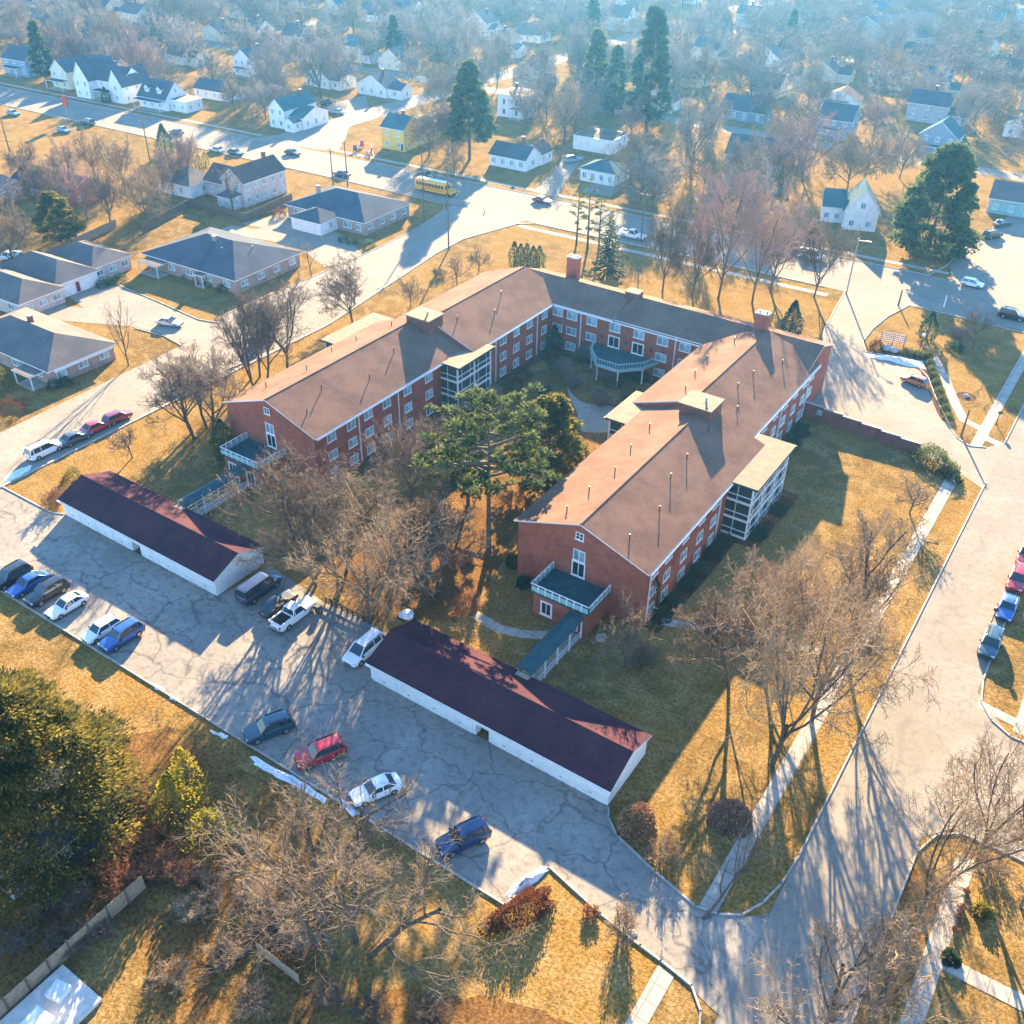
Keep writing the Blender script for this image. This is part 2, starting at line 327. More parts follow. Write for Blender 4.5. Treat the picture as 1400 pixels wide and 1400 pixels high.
def kerb(pts, wd=0.16, h=0.13, name='kerb', mat=KERBC):
    m = MB()
    for a, b in zip(pts, pts[1:]):
        a = Vector(a); b = Vector(b); d = b-a
        m.obox(((a.x+b.x)/2, (a.y+b.y)/2, 0), (d.length+wd*0.9, wd, h), math.atan2(d.y, d.x))
    return structure(m.build(name, mat))
def arc(c, r, a0, a1, n=8): return [(c[0]+r*math.cos(R(a0+(a1-a0)*i/n)), c[1]+r*math.sin(R(a0+(a1-a0)*i/n))) for i in range(n+1)]
sheet('ground', [(-800, -120), (260, -120), (260, 900), (-800, 900)], 0, GRASS)
yb = lambda x: 181+.035*(x+16)
yt = lambda x: 198+.045*(x+28)
XS = [-800, -500, -300, -200, -120, -60, 0, 120, 260]
sheet('main_road', [(x, yb(x)) for x in XS]+[(x, yt(x)) for x in XS[::-1]], .012, ROAD)
sheet('main_road_sidewalk', [(x, yb(x)-4.4) for x in (-114, -80, -46)]+[(x, yb(x)-2.9) for x in (-46, -80, -114)], .016, WALKC)
sheet('north_sidewalk', [(x, yt(x)+2.6) for x in (-330, -212)]+[(x, yt(x)+4.0) for x in (-212, -330)], .016, WALKC)
sheet('north_sidewalk', [(x, yt(x)+2.6) for x in (-188, -100, -30)]+[(x, yt(x)+4.0) for x in (-30, -100, -188)], .016, WALKC)
sheet('east_street', [(-7, -120), (1.2, -120), (1.2, 66), (1.2, 82), (1.2, 179), (-7, 179)], .016, ROAD)
sheet('side_street', [(1.0, 63.5), (3.2, 66.3), (260, 68), (260, 80), (5, 80.5), (2.4, 83.5), (1.0, 85)], .02, ROAD)
sheet('west_street', [(-112.5, 36), (-112.5, 112), (-118.5, 150), (-119, 160), (-114.5, 178), (-134, 176.5), (-130.5, 160), (-129.5, 141), (-130, 104), (-126.4, 92), (-125, 60), (-124.5, 20), (-124, -120), (-110, -120), (-110, 36)], .020, PALE)
sheet('court', [at(300, 444), at(271, 439), at(217, 415), at(164, 392), at(120, 385), at(90, 402), at(122, 428), at(150, 444), at(185, 447), at(225, 458), at(247, 471)], .024, PALE)
sheet('court', [at(445, 366), at(415, 343), at(372, 330), at(320, 321), at(292, 316), at(318, 308), at(345, 313), at(400, 309), at(440, 327), at(497, 350)], .024, PALE)
sheet('driveway', [at(-20, 448), at(50, 412), at(130, 424), at(150, 444), at(60, 437), at(-30, 474)], .028, PALE)
sheet('driveway', [at(330, 306), at(395, 290), at(470, 322), at(497, 349), at(440, 328)], .028, PALE)
lot = [(-112, 38), (-24.9, 38), (-23.9, 42.9), (-18.2, 41.7), (-14.3, 41.1), (-12.4, 40.9), (-6.9, 39.5), (-6.9, 49.5), (-8.6, 47.9), (-10.6, 47), (-12.5, 46.7), (-16.4, 47.6), (-20.7, 48.9), (-22.2, 50.1), (-22.8, 51.2), (-50.4, 51.2), (-50.4, 57), (-56.5, 57.6), (-62.3, 57.2), (-72, 58.4), (-73, 51.2), (-100.4, 51.2), (-102, 50.4), (-112, 50.3)]
sheet('parking_lot', lot, .028, LOT)
sheet('east_sidewalk', [(-12, 46.9), (-10.5, 46.9), (-10.1, 126.5), (-11.6, 126.5)], .024, WALKC)
sheet('east_sidewalk', [(-11.0, 133.5), (-9.5, 133.3), (-9.3, 177), (-10.8, 177)], .024, WALKC)
sheet('east_sidewalk', [(-12.4, 40.5), (-11, 40.3), (-11, -60), (-12.4, -60)], .024, WALKC)
sheet('far_sidewalk', [(4.2, -60), (5.7, -60), (5.7, 64), (4.2, 64)], .024, WALKC)
sheet('far_sidewalk', [(5.2, 81.3), (6.7, 81.2), (6.9, 178), (5.4, 178)], .024, WALKC)
sheet('house_walk', [(5.5, 52.4), (40, 53), (40, 54.4), (5.5, 53.8)], .028, WALKC)
sheet('house_walk', [(1.6, 82.6), (5.3, 82.0), (5.3, 83.2), (1.4, 83.8)], .028, WALKC)
turn = [at(1157, 396), at(1140, 425), (-41.2, 161.2), (-38.5, 150), (-36.2, 143.1), (-34.6, 137), (-33.2, 131.0), (-29.6, 129.2), (-16.5, 128.6), (-10.5, 126.6), (-6.9, 124.2), (-6.9, 138.5), (-9.0, 135.6), (-11, 134.7), (-13.0, 136.0), (-14.8, 139.0), (-18.6, 146.5), (-21.5, 153.0), (-24.2, 156.4), (-29.5, 157), (-32.5, 156.2), (-34.2, 160), (-34.4, 166.1), (-33.8, 173), (-32.0, 180.6)]
sheet('turnaround_lot', turn, .028, PALE)
sheet('garden_walk', strip([at(1276, 488), at(1290, 513), at(1304, 548), at(1318, 575), at(1345, 588), (-9.8, 138.5), (-7.2, 137.6)], 1.5), .032, WALKC)
sheet('north_street', [(-28, 197), (-31, 206), (-30, 226), (-26, 260), (-15, 420), (-10, 700), (0, 700), (-6, 420), (-14, 260), (-16, 226), (-15, 206), (-11, 198)], .02, PALE)
sheet('cross_street', [(-213, 188), (-209, 196), (-209, 600), (-200.5, 600), (-199.5, 215), (-192, 205), (-184, 193)], .02, PALE)
sheet('farm_lane', [at(510, 152), at(560, 160), at(610, 150), at(612, 154), at(560, 166), at(500, 156)], .024, PALE)
for y in (272, 430): sheet('back_street', [(-600, y-4), (40, y+6), (40, y+13), (-600, y+4)], .008, ROAD)
for x in (-330, -120): sheet('back_street', [(x-4, 260 if x < -200 else 300), (x+4, 260 if x < -200 else 300), (x+12, 640), (x+4, 640)], .012, ROAD)
sheet('driveway', [at(729, 262), at(760, 270), at(786, 230), at(800, 214), at(775, 212), at(757, 234)], .02, PALE)
sheet('driveway', [at(793, 262), at(835, 268), at(850, 258), at(812, 250)], .02, PALE)
sheet('driveway', [at(440, 145), at(500, 130), at(505, 150), at(470, 158)], .024, PALE)
sheet('courtyard_path', smooth_poly([at(774, 524), at(786, 545), at(803, 553), at(850, 556), at(858, 590), at(800, 592), at(786, 586), at(792, 566), at(778, 545)]), .016, PALE)
sheet('courtyard_path', strip([(-47.5, 65.2), (-44, 64.8), (-41.5, 65.6), (-39.0, 67)], 1.3), .012, WALKC)
sheet('lawn_path', strip([at(905, 850), at(960, 858), at(1010, 862), at(1060, 880), at(1120, 890)], 1.2), .012, WALKC)
# brown leaf litter, planting beds
sheet('leaf_litter', rag(smooth_poly([at(60, 1080), at(200, 985), at(330, 1040), at(430, 1120), at(420, 1260), at(480, 1400), at(380, 1460), at(200, 1440), at(195, 1225), at(0, 1390), at(-60, 1300), at(-40, 1120)], 1), .5, 3), .004, LITTER)
sheet('leaf_litter', rag(smooth_poly([at(470, 1345), at(700, 1370), at(820, 1420), at(600, 1500), at(440, 1450)], 1), .4, 4), .004, LITTER)
sheet('leaf_litter', rag(smooth_poly([at(1000, 1400), at(1100, 1290), at(1186, 1310), at(1230, 1190), at(1300, 1180), at(1230, 1390), at(1150, 1460)], 1), .3, 3), .004, LITTER)
sheet('planting_bed', rag([(-31.4, 74), (-29.4, 74), (-29.2, 94), (-26.6, 94.5), (-26.4, 108.5), (-30.5, 109), (-31.5, 127.5), (-33.6, 127.5), (-31.5, 106), (-31.4, 95)], .15, 6), .008, MULCH)
sheet('planting_bed', rag([(-78.4, 76), (-76.4, 76), (-76.2, 99), (-74.2, 99.5), (-74, 108), (-76.6, 109), (-74.7, 125.2), (-52, 125.2), (-52, 112), (-50, 112), (-49.8, 127.4), (-76.8, 127.4), (-76.9, 108), (-78.6, 99)], .15, 5), .008, MULCH)
sheet('planting_bed', rag(smooth_poly([at(1270, 484), at(1282, 520), at(1300, 575), at(1285, 576), at(1268, 530), at(1255, 500), at(1190, 488), at(1195, 476), at(1240, 478)], 1), .1, 3), .036, MULCH)
sheet('planting_bed', arc((at(1321, 542)), 1.5, 0, 345, 18), .008, MULCH)
sheet('planting_bed', rag(arc(at(480, 846), 3.2, 0, 340, 12), .2, 2), .008, LITTER)
sheet('leaf_litter', rag(smooth_poly([at(440, 800), at(500, 690), at(640, 640), at(745, 640), at(690, 760), at(640, 850), at(560, 850), at(500, 835)], 1), .5, 4), .004, LITTER)
sheet('leaf_litter', rag(smooth_poly([(-75, 99), (-74, 124), (-53, 124), (-51.5, 110), (-56, 96), (-66, 92)], 1), .4, 4), .006, LITTER)
# kerbs
kerb([(-6.9, 126)]+[(-6.95, y) for y in (110, 90, 70, 56)]+[(-7.2, 52.5), (-7.8, 50), (-8.8, 48), (-10.4, 47), (-12.2, 46.6)])
kerb([(-12.2, 46.6), (-16.4, 47.6), (-20.7, 48.9), (-22.2, 50.1), (-22.7, 51.0)])
kerb([(-112, 37.95), (-90, 37.95), (-60, 37.95), (-24.9, 37.95), (-23.95, 42.95), (-18.2, 41.65), (-14.3, 41.05), (-12.4, 40.85), (-9.6, 40.4), (-8.2, 39), (-7.3, 36.5), (-7, 30), (-7, -60)], h=0.15)
kerb([(1.25, -60), (1.25, 62), (2.2, 64.8), (4, 66.2), (40, 66.6)]); kerb([(40, 80.3), (5.2, 80.4), (3.2, 81.6), (1.8, 83.6), (1.25, 87), (1.25, 178)])
kerb([(-112.4, 50.2), (-112.4, 112), (-118.3, 150), (-118.8, 160), (-115, 174.5), (-112, 177.2), (-80, yb(-80)), (-48, yb(-48))], wd=0.35)
kerb([(-112.4, 50.3), (-102, 50.4), (-100.6, 51.1)])
kerb([at(247, 472), at(225, 460), at(185, 449)]); kerb([at(300, 442), at(271, 437), at(217, 413), at(164, 391)])
kerb([(-130, 105), (-129.6, 141), (-130.4, 158), (-133, 172), (-136, 176), (-170, yb(-170)-.1), (-300, yb(-300)-.1)])
kerb(turn[12:]); kerb([at(1157, 396), at(1140, 425), (-41.3, 161.2), (-38.6, 150), (-36.3, 143.1)])
kerb([(-7, 138.5), (-7, 176), (-9, 180.2), (-31, 180.6)])
kerb([(-183, 205), (-170, yt(-170)+.1), (-33, yt(-33)+.1), (-31.4, 206), (-30.3, 226)]); kerb([(-400, yt(-400)+.1), (-214, yt(-214)+.1)])
def snow(label, pts, h=0.22, amp=.12):
    pts = rag(pts, amp, 5); n = len(pts); cx = sum(p[0] for p in pts)/n; cy = sum(p[1] for p in pts)/n; m = MB()
    rings = [[(cx+(p[0]-cx)*k, cy+(p[1]-cy)*k, .03+h*(1-k)*rnd.uniform(.5, 1.4)) for p in pts] for k in (1, .75, .4, .1)]
    for a, b in zip(rings, rings[1:]):
        for i in range(n): m.face([a[i], a[(i+1) % n], b[(i+1) % n], b[i]])
    m.face(rings[-1]); o = m.build('snow_patch', SNOW, smooth=True); o['kind'] = 'stuff'; tag(o, label, 'snow patch')
snow('thin strip of dirty snow along the lot kerb beside the red car', [at(342, 1034), at(352, 1036), at(412, 1068), at(448, 1092), at(444, 1098), at(400, 1075), at(350, 1048)], .25)
snow('small white snow heap in front of the white car half under branches', [at(462, 1092), at(474, 1096), at(490, 1112), at(482, 1118), at(466, 1104)], .35)
snow('bright snow bank between the lot corner and the red hedge', [at(742, 1184), at(752, 1190), at(722, 1213), at(698, 1228), at(690, 1224), at(715, 1200)], .5)
snow('long shaded snow ridge along the turnaround lot edge', [at(1180, 483), at(1200, 486), at(1230, 489), at(1262, 494), at(1266, 505), at(1245, 502), at(1215, 493), at(1185, 489)], .6)
snow('small snow remnant on the lot edge above the pine', [at(208, 934), at(222, 940), at(226, 946), at(212, 942)], .15)
snow('little snow scrap further along the same lot edge', [at(230, 950), at(244, 956), at(242, 960), at(232, 956)], .15)
snow('snow scrap beside the kerb near the dark teal car', [at(288, 998), at(312, 1006), at(310, 1011), at(290, 1004)], .15)
snow('melting snow at the street edge by the white minivan', [at(5, 652), at(30, 640), at(44, 636), at(40, 644), at(10, 660)], .12)
# ---------------------------------------------------------------- windows (one mesh per size, shared)
WIN = {}
def window_mesh(wd, h, frame=TRIM, glass=GLASS, mull=1, deep=0.07, bar=0.09, cross=False, sill=True):
    key = (round(wd, 2), round(h, 2), frame.name, glass.name, mull, cross)
    if key not in WIN:
        m = MB(); a, b = wd/2, h/2; x1 = deep
        m.box(0.0, -a+bar, -b+bar, 0.03, a-bar, b-bar, 1)
        m.box(0.0, -a, -b, x1, -a+bar, b); m.box(0.0, a-bar, -b, x1, a, b); m.box(0.0, -a+bar, b-bar, x1, a-bar, b); m.box(0.0, -a+bar, -b, x1, a-bar, -b+bar)
        for i in range(mull):
            y = -a+wd*(i+1)/(mull+1); m.box(0.03, y-.04, -b+bar, x1*.9, y+.04, b-bar)
        if cross: m.box(0.03, -a+bar, -.03, x1*.8, a-bar, .03)
        if sill: m.box(0.0, -a-.08, -b-.08, x1+.06, a+.08, -b-.004)
        WIN[key] = m.mesh('window', [frame, glass])
    return WIN[key]
def window(parent, loc, facing, wd=1.6, h=1.35, name='window', **k):
    return put(name, window_mesh(wd, h, **k), parent, loc, facing)
# ---------------------------------------------------------------- the brick apartment building
HE, HR = 7.73, 10.53
B0 = (-62.0, 100.0)
apt = thing('apartment_building', 'three storey red brick apartment building, U shaped around a courtyard, with tan shingle roof', 'apartment building', (B0[0], B0[1], 0))
LN, LF, RN, RF = (-94.39, -78.64), (-92.8, -76.9), (-47.58, -31.62), (-49.65, -33.69)
Y0, YM, Y1 = 73.7, 105.0, 131.35
BWY0, BWY1, BX0, BX1, BR = 127.5, 138.5, -85.5, -33.9, 9.62
m = MB()
for (x0, x1), ya, yb_ in ((LN, Y0, YM), (LF, YM+.003, Y1), (RN, Y0, YM), (RF, YM+.003, Y1)):
    c = (x0+x1)/2
    m.extrude([(x0, ya, 0), (x1, ya, 0), (x1, ya, HE), (c, ya, HR), (x0, ya, HE)], (0, yb_-ya, 0))
yc = (BWY0+BWY1)/2
m.extrude([(BX0, BWY0, 0), (BX0, BWY1, 0), (BX0, BWY1, HE), (BX0, yc, BR-.02), (BX0, BWY0, HE)], (BX1-BX0, 0, 0))
m.build('wall', BRICK, apt)
def gable_roof_y(parent, x0, x1, ya, yb_, he, hr, ov=.5, th=.16, mats=(SH_TAN, TRIM), lift=.02, name='roof'):
    c = (x0+x1)/2; s = (hr-he)/((x1-x0)/2); m = MB(); a, b = x0-ov, x1+ov; e = he-s*ov+lift; t = hr+lift
    vs = [(a, ya, e), (c, ya, t), (b, ya, e), (a, yb_, e), (c, yb_, t), (b, yb_, e)]; vs += [(x, y, z+th) for x, y, z in vs]
    m.solid(vs, [(6, 7, 10, 9), (7, 8, 11, 10), (0, 3, 4, 1), (1, 4, 5, 2), (0, 1, 7, 6), (1, 2, 8, 7), (3, 9, 10, 4), (4, 10, 11, 5), (0, 6, 9, 3), (2, 5, 11, 8)], [0, 0, 1, 1, 1, 1, 1, 1, 1, 1])
    m.tube((c, ya, t+th-.01), (c, yb_, t+th-.01), .09, n=5)
    return m.build(name, list(mats), parent)
for (x0, x1), ya, yb_ in ((LN, Y0-.25, YM+.25), (LF, YM+.26, Y1+.25), (RN, Y0-.25, YM+.25), (RF, YM+.26, Y1+.25)):
    gable_roof_y(apt, x0, x1, ya, yb_, HE, HR)
def gable_roof_x(parent, x0, x1, ya, yb_, he, hr, ov=.45, th=.16, mats=(SH_TAN, TRIM), lift=.02, name='roof', local=False):
    c = (ya+yb_)/2; s = (hr-he)/((yb_-ya)/2); m = MB(); a, b = ya-ov, yb_+ov; e = he-s*ov+lift; t = hr+lift
    vs = [(x0, a, e), (x0, c, t), (x0, b, e), (x1, a, e), (x1, c, t), (x1, b, e)]; vs += [(x, y, z+th) for x, y, z in vs]
    m.solid(vs, [(6, 9, 10, 7), (7, 10, 11, 8), (0, 1, 4, 3), (1, 2, 5, 4), (0, 6, 7, 1), (1, 7, 8, 2), (3, 4, 10, 9), (4, 5, 11, 10), (0, 3, 9, 6), (2, 8, 11, 5)], [0, 0, 1, 1, 1, 1, 1, 1, 1, 1])
    m.tube((x0, c, t+th-.01), (x1, c, t+th-.01), .09, n=5)
    return m.build(name, list(mats), parent, local)
gable_roof_x(apt, BX0-.2, -65.3, BWY0, BWY1, HE, BR, name='roof')
gable_roof_x(apt, -65.1, BX1+.25, BWY0+.25, BWY1+.2, HE+.04, BR+.02, name='roof')
# penthouse boxes on the roof steps, fire walls, chimneys
for x0, x1, ya, yb_ in ((-87.2, -83.0, 103.0, 106.4), (-42.1, -37.9, 102.4, 106.2)):
    m = MB(); m.box(x0, ya, 9.0, x1, yb_, 11.5); o = m.build('roof_penthouse', BRICKD, apt)
    m = MB(); m.box(x0-.18, ya-.18, 11.503, x1+.18, yb_+.18, 11.68); m.build('penthouse_cap', FLATROOF, o)
    m = MB(); m.lathe([(.14, 0), (.14, .55), (.2, .56), (.2, .62), (0.02, .66)], ((x0+x1)/2+.6, (ya+yb_)/2, 11.685), 8); m.build('vent_pipe', GALV, o)
def chimney(cx, cy, sx, sy, z0, z1, parent=None, mat=BRICK):
    m = MB(); m.box(cx-sx/2, cy-sy/2, z0, cx+sx/2, cy+sy/2, z1); m.box(cx-sx/2-.1, cy-sy/2-.1, z1+.002, cx+sx/2+.1, cy+sy/2+.1, z1+.2, 1)
    for dx in (-.3, .3): m.tube((cx+dx*sx, cy, z1+.2), (cx+dx*sx, cy, z1+.5), .12, n=8, m=2)
    return m.build('chimney', [mat, KERBC, METAL], parent)
chimney(-78.6, 137.0, 2.0, 1.3, 6, 12.0, apt); chimney(-43.3, 132.6, 1.9, 1.3, 6, 12.6, apt)
m = MB(); m.box(-66.2, 132.4, 9.2, -63.9, 134.2, 10.5); m.box(-66.3, 132.3, 10.503, -63.8, 134.3, 10.62, 1); m.build('roof_penthouse', [BRICKD, FLATROOF], apt)
m = MB(); m.box(-65.32, BWY0-.3, 7.0, -65.08, BWY1+.3, 7.5); m.extrude([(-65.32, BWY0-.5, 7.6), (-65.32, yc, 10.1), (-65.32, BWY1+.5, 7.6), (-65.32, yc, 7.4)], (.24, 0, 0)); m.build('fire_wall', BRICKD, apt)
# windows
ZS = (1.0, 3.65, 6.35)
def face_windows(xs, facing, pos, zs=ZS, wd=1.65, h=1.3, skip=(), **k):
    for i, s in enumerate(xs):
        for j, z in enumerate(zs):
            if (i, j) in skip: continue
            x, y = pos(s); window(apt, (x-B0[0], y-B0[1], z), facing, wd, h, **k)
face_windows((76.8, 80.6, 84, 87.8, 92.3, 97.1), 0, lambda s: (LN[1], s))
face_windows((109.4, 113.5, 117.2, 121.0, 125.4), 0, lambda s: (LF[1], s))
face_windows((76.0, 79.4, 83.7, 88.0, 91.8), 0, lambda s: (RN[1], s))
face_windows((112, 116, 119.7, 123.6, 127.3, 130.2), 0, lambda s: (RF[1], s))
BWX = (-75.6, -72.9, -69.2, -65.0, -60.7, -56.6, -52.8)
face_windows(BWX, R(-90), lambda s: (s, BWY0), wd=1.9, skip={(3, 1), (4, 1)})
for gx in ((LN[0]+LN[1])/2, (RN[0]+RN[1])/2):
    window(apt, (gx-B0[0], Y0-B0[1], 6.35), R(-90), 1.5, 1.5)
    window(apt, (gx-B0[0]-.1, Y0-B0[1], 8.95), R(-90), 1.0, .95, cross=True, glass=DARKG)
    d = window(apt, (gx-B0[0], Y0-B0[1], 3.95+.55), R(-90), 1.7, 2.0, name='balcony_door', glass=DARKG, mull=1, bar=.14)
for x in (-65.0, -60.7): window(apt, (x-B0[0], BWY0-B0[1], 3.9+.05), R(-90), 2.1, 2.0, name='french_door', glass=DARKG, mull=1, bar=.2)
hid = MB()                                            # the windows of the walls that face away, as one part
def hidden(xs, x=None, y=None, sgn=1):
    for s in xs:
        for z in ZS:
            if x is not None: hid.box(x, s-.8, z-.65, x+.06*sgn, s+.8, z+.65); hid.box(x, s-.7, z-.55, x+.075*sgn, s+.7, z+.55, 1)
            else: hid.box(s-.8, y, z-.65, s+.8, y+.06*sgn, z+.65); hid.box(s-.7, y, z-.55, s+.7, y+.075*sgn, z+.55, 1)
hidden([76+3.9*i for i in range(8)], x=LN[0], sgn=-1); hidden([108+3.9*i for i in range(6)], x=LF[0], sgn=-1)
hidden([76+3.9*i for i in range(7)], x=RN[0], sgn=-1); hidden([108+3.9*i for i in range(5)], x=RF[0], sgn=-1)
hidden([-82+4.2*i for i in range(11)], y=BWY1, sgn=1); o = hid.build('rear_windows', [TRIM, GLASS], apt); o['kind'] = 'stuff'
# gutters, downspouts
for x, y in ((LN[1]+.08, 90.2), (LN[1]+.08, 82), (LF[1]+.08, 111.4), (LF[1]+.08, 123.2), (RN[1]+.08, 75.0), (RN[1]+.08, 93.2), (RF[1]+.08, 118), (RF[1]+.08, 128.8)):
    m = MB(); m.box(x-.06, y-.07, 0, x+.09, y+.07, HE-.15); m.build('downspout', TRIM, apt)
for x in (-71.2, -54.4):
    m = MB(); m.box(x-.07, BWY0-.14, 0, x+.07, BWY0, HE-.15); m.build('downspout', TRIM, apt)
for x, ya, yb_ in ((LN[1]+.62, Y0, YM), (LF[1]+.62, YM+.3, BWY0-.7), (RN[1]+.62, Y0, YM), (RF[1]+.62, YM+.3, Y1)): m = MB(); m.box(x-.07, ya, HE-.32, x+.07, yb_, HE-.12); m.build('gutter', TRIM, apt)
m = MB(); m.box(-76.1, BWY0-.62, HE-.34, -50.2, BWY0-.48, HE-.14); m.build('gutter', TRIM, apt)
# roof vents
vp = MB(); vp.lathe([(.07, 0), (.07, .8), (.1, .82), (.1, .9)], (0, 0, 0), 7); vme = vp.mesh('roof_vent', [METAL])
def roof_z(sec, x): return HR+.18-(HR-HE)/((sec[1]-sec[0])/2)*abs(x-(sec[0]+sec[1])/2)
for sec, ya, yb_, side in ((LN, 76, 102, 1), (LF, 109, 127, 1), (RN, 76, 101, 1), (RN, 76, 101, -1), (RF, 109, 129, 1), (RF, 109, 129, -1), (LN, 78, 102, -1)):
    y = ya
    while y < yb_:
        x = (sec[0]+sec[1])/2+side*rnd.uniform(2.2, 5.0); put('roof_vent', vme, apt, (x-B0[0], y-B0[1], roof_z(sec, x)-.08)); y += rnd.uniform(4.5, 7.5)
# screened porch stacks
def porch_stack(x0, x1, ya, yb_, nbay, xdir):
    tower = MB(); z1 = HE-.25; lv = (0.15, 2.6, 5.1, z1); pw = .2
    xo = x1 if xdir > 0 else x0; xi = x0 if xdir > 0 else x1
    ys = [ya+(yb_-ya)*i/nbay for i in range(nbay+1)]
    for y in ys: tower.box(xo-pw/2, y-pw/2, 0, xo+pw/2, y+pw/2, z1)
    for z in lv: tower.box(xo-.06, ya+.1, z-.14, xo+.085, yb_-.1, z+.14)
    for y in (ya, yb_):
        for z in lv: tower.box(min(xi, xo)+.11, y-.085, z-.14, max(xi, xo)-.11, y+.085, z+.14)
    for j in range(3):
        tower.box(xo-.05, ya+.1, lv[j]+.82, xo+.07, yb_-.1, lv[j]+.92)
        for i in range(nbay*2):
            y = ya+(yb_-ya)*(i+.5)/(nbay*2); tower.box(xo-.03, y-.03, lv[j]+.14, xo+.05, y+.03, lv[j+1]-.14)
        for y in (ya, yb_):
            tower.box(min(xi, xo)+.11, y-.07, lv[j]+.82, max(xi, xo)-.11, y+.07, lv[j]+.92); xm = (x0+x1)/2; tower.box(xm-.03, y-.05, lv[j]+.14, xm+.03, y+.05, lv[j+1]-.14)
    t = tower.build('porch_stack', TRIM, apt)
    s = MB(); s.box(x0+(.04 if xdir > 0 else .12), ya+.06, .12, x1-(.12 if xdir > 0 else .04), yb_-.06, z1-.02); s.build('screen_wall', SCREEN, t)
    r = MB(); r.box(x0-.7, ya-.45, z1+.02, x1+.7, yb_+.45, z1+.18, 1); r.box(x0-.62, ya-.37, z1+.182, x1+.62, yb_+.37, z1+.26); r.build('porch_roof', [FLATROOF, METAL], t)
porch_stack(RN[1]-.6, -28.5, 95.3, 107.1, 3, 1)
porch_stack(LN[1]-.6, -75.6, 100.0, 108.2, 2, 1)
porch_stack(-50.6, RN[0]+.6, 100.0, 108.2, 2, -1)
porch_stack(-97.0, LN[0]+.6, 95.6, 107.0, 3, -1)
# entrance porches with balcony decks
def entry(cx, x0, x1, ya):
    m = MB(); m.box(x0, ya, 0, x1, Y0+.2, 3.0); e = m.build('entrance_porch', BRICK, apt)
    m = MB(); m.box(x0-.25, ya-.25, 3.003, x1+.25, Y0-.004, 3.25); m.build('deck', GREENROOF, e)
    r = MB(); a, b, c = x0-.2, x1+.2, ya-.2
    def rail(p, q):
        L = math.hypot(q[0]-p[0], q[1]-p[1]); rz = math.atan2(q[1]-p[1], q[0]-p[0]); mx, my = (p[0]+q[0])/2, (p[1]+q[1])/2
        r.obox((mx, my, 4.2), (L+.1, .12, .08), rz); r.obox((mx, my, 3.3), (L, .08, .62), rz, 1)
        n = int(L/.9)
        for i in range(n+1):
            t = i/n; r.obox((p[0]+(q[0]-p[0])*t, p[1]+(q[1]-p[1])*t, 3.25), (.1, .1, .95), rz)
    rail((a, c), (b, c)); rail((a, c), (a, Y0-.1)); rail((b, c), (b, Y0-.1)); r.build('railing', [TRIM, GREENRAIL], e)
    put('entrance_window', window_mesh(1.5, 1.9, glass=DARKG, bar=.2), e, (cx-1.6-B0[0], ya-B0[1], 1.35), R(-90))
    put('entrance_door', window_mesh(1.5, 2.1, glass=DARKG, bar=.16, sill=False), e, (cx+1.7-B0[0], ya-B0[1], 1.1), R(-90))
entry(-39.2, -42.5, -35.7, 69.2); entry(-88.0, -91.0, -84.4, 69.2)
# courtyard balcony (half octagon on posts)
bp = [(-68.4, BWY0-.01), (-67.2, 124.0), (-64.4, 121.0), (-60.6, 121.0), (-57.8, 124.0), (-56.8, BWY0-.01)]
m = MB(); m.extrude([(x, y, 2.62) for x, y in bp], (0, 0, .3)); bal = m.build('courtyard_balcony', GREENROOF, apt)
r = MB()
for p, q in zip(bp, bp[1:]):
    L = math.hypot(q[0]-p[0], q[1]-p[1]); rz = math.atan2(q[1]-p[1], q[0]-p[0]); mx, my = (p[0]+q[0])/2, (p[1]+q[1])/2
    r.obox((mx, my, 3.78), (L, .14, .1), rz); r.obox((mx, my, 2.5), (L+.05, .12, .5), rz)
    n = max(2, int(L/.45))
    for i in range(n): t = i/n; r.obox((p[0]+(q[0]-p[0])*t, p[1]+(q[1]-p[1])*t, 3.0), (.06, .06, .78), rz)
r.build('railing', GREENRAIL, bal)
for x, y in bp[1:5]: m = MB(); m.lathe([(.16, 0), (.16, .2), (.12, .22), (.12, 2.4), (.16, 2.42), (.16, 2.5)], (x*.97-.03*62.6, y+.25, 0), 10); m.build('post', TRIM, bal)
# wall lamps by the french doors
for x in (-67.2, -62.8, -58.4): m = MB(); m.box(x-.12, BWY0-.22, 4.2, x+.12, BWY0, 4.6); m.lathe([(.13, 0), (.05, .12)], (x, BWY0-.12, 4.6), 6); m.build('wall_lamp', METAL, apt)
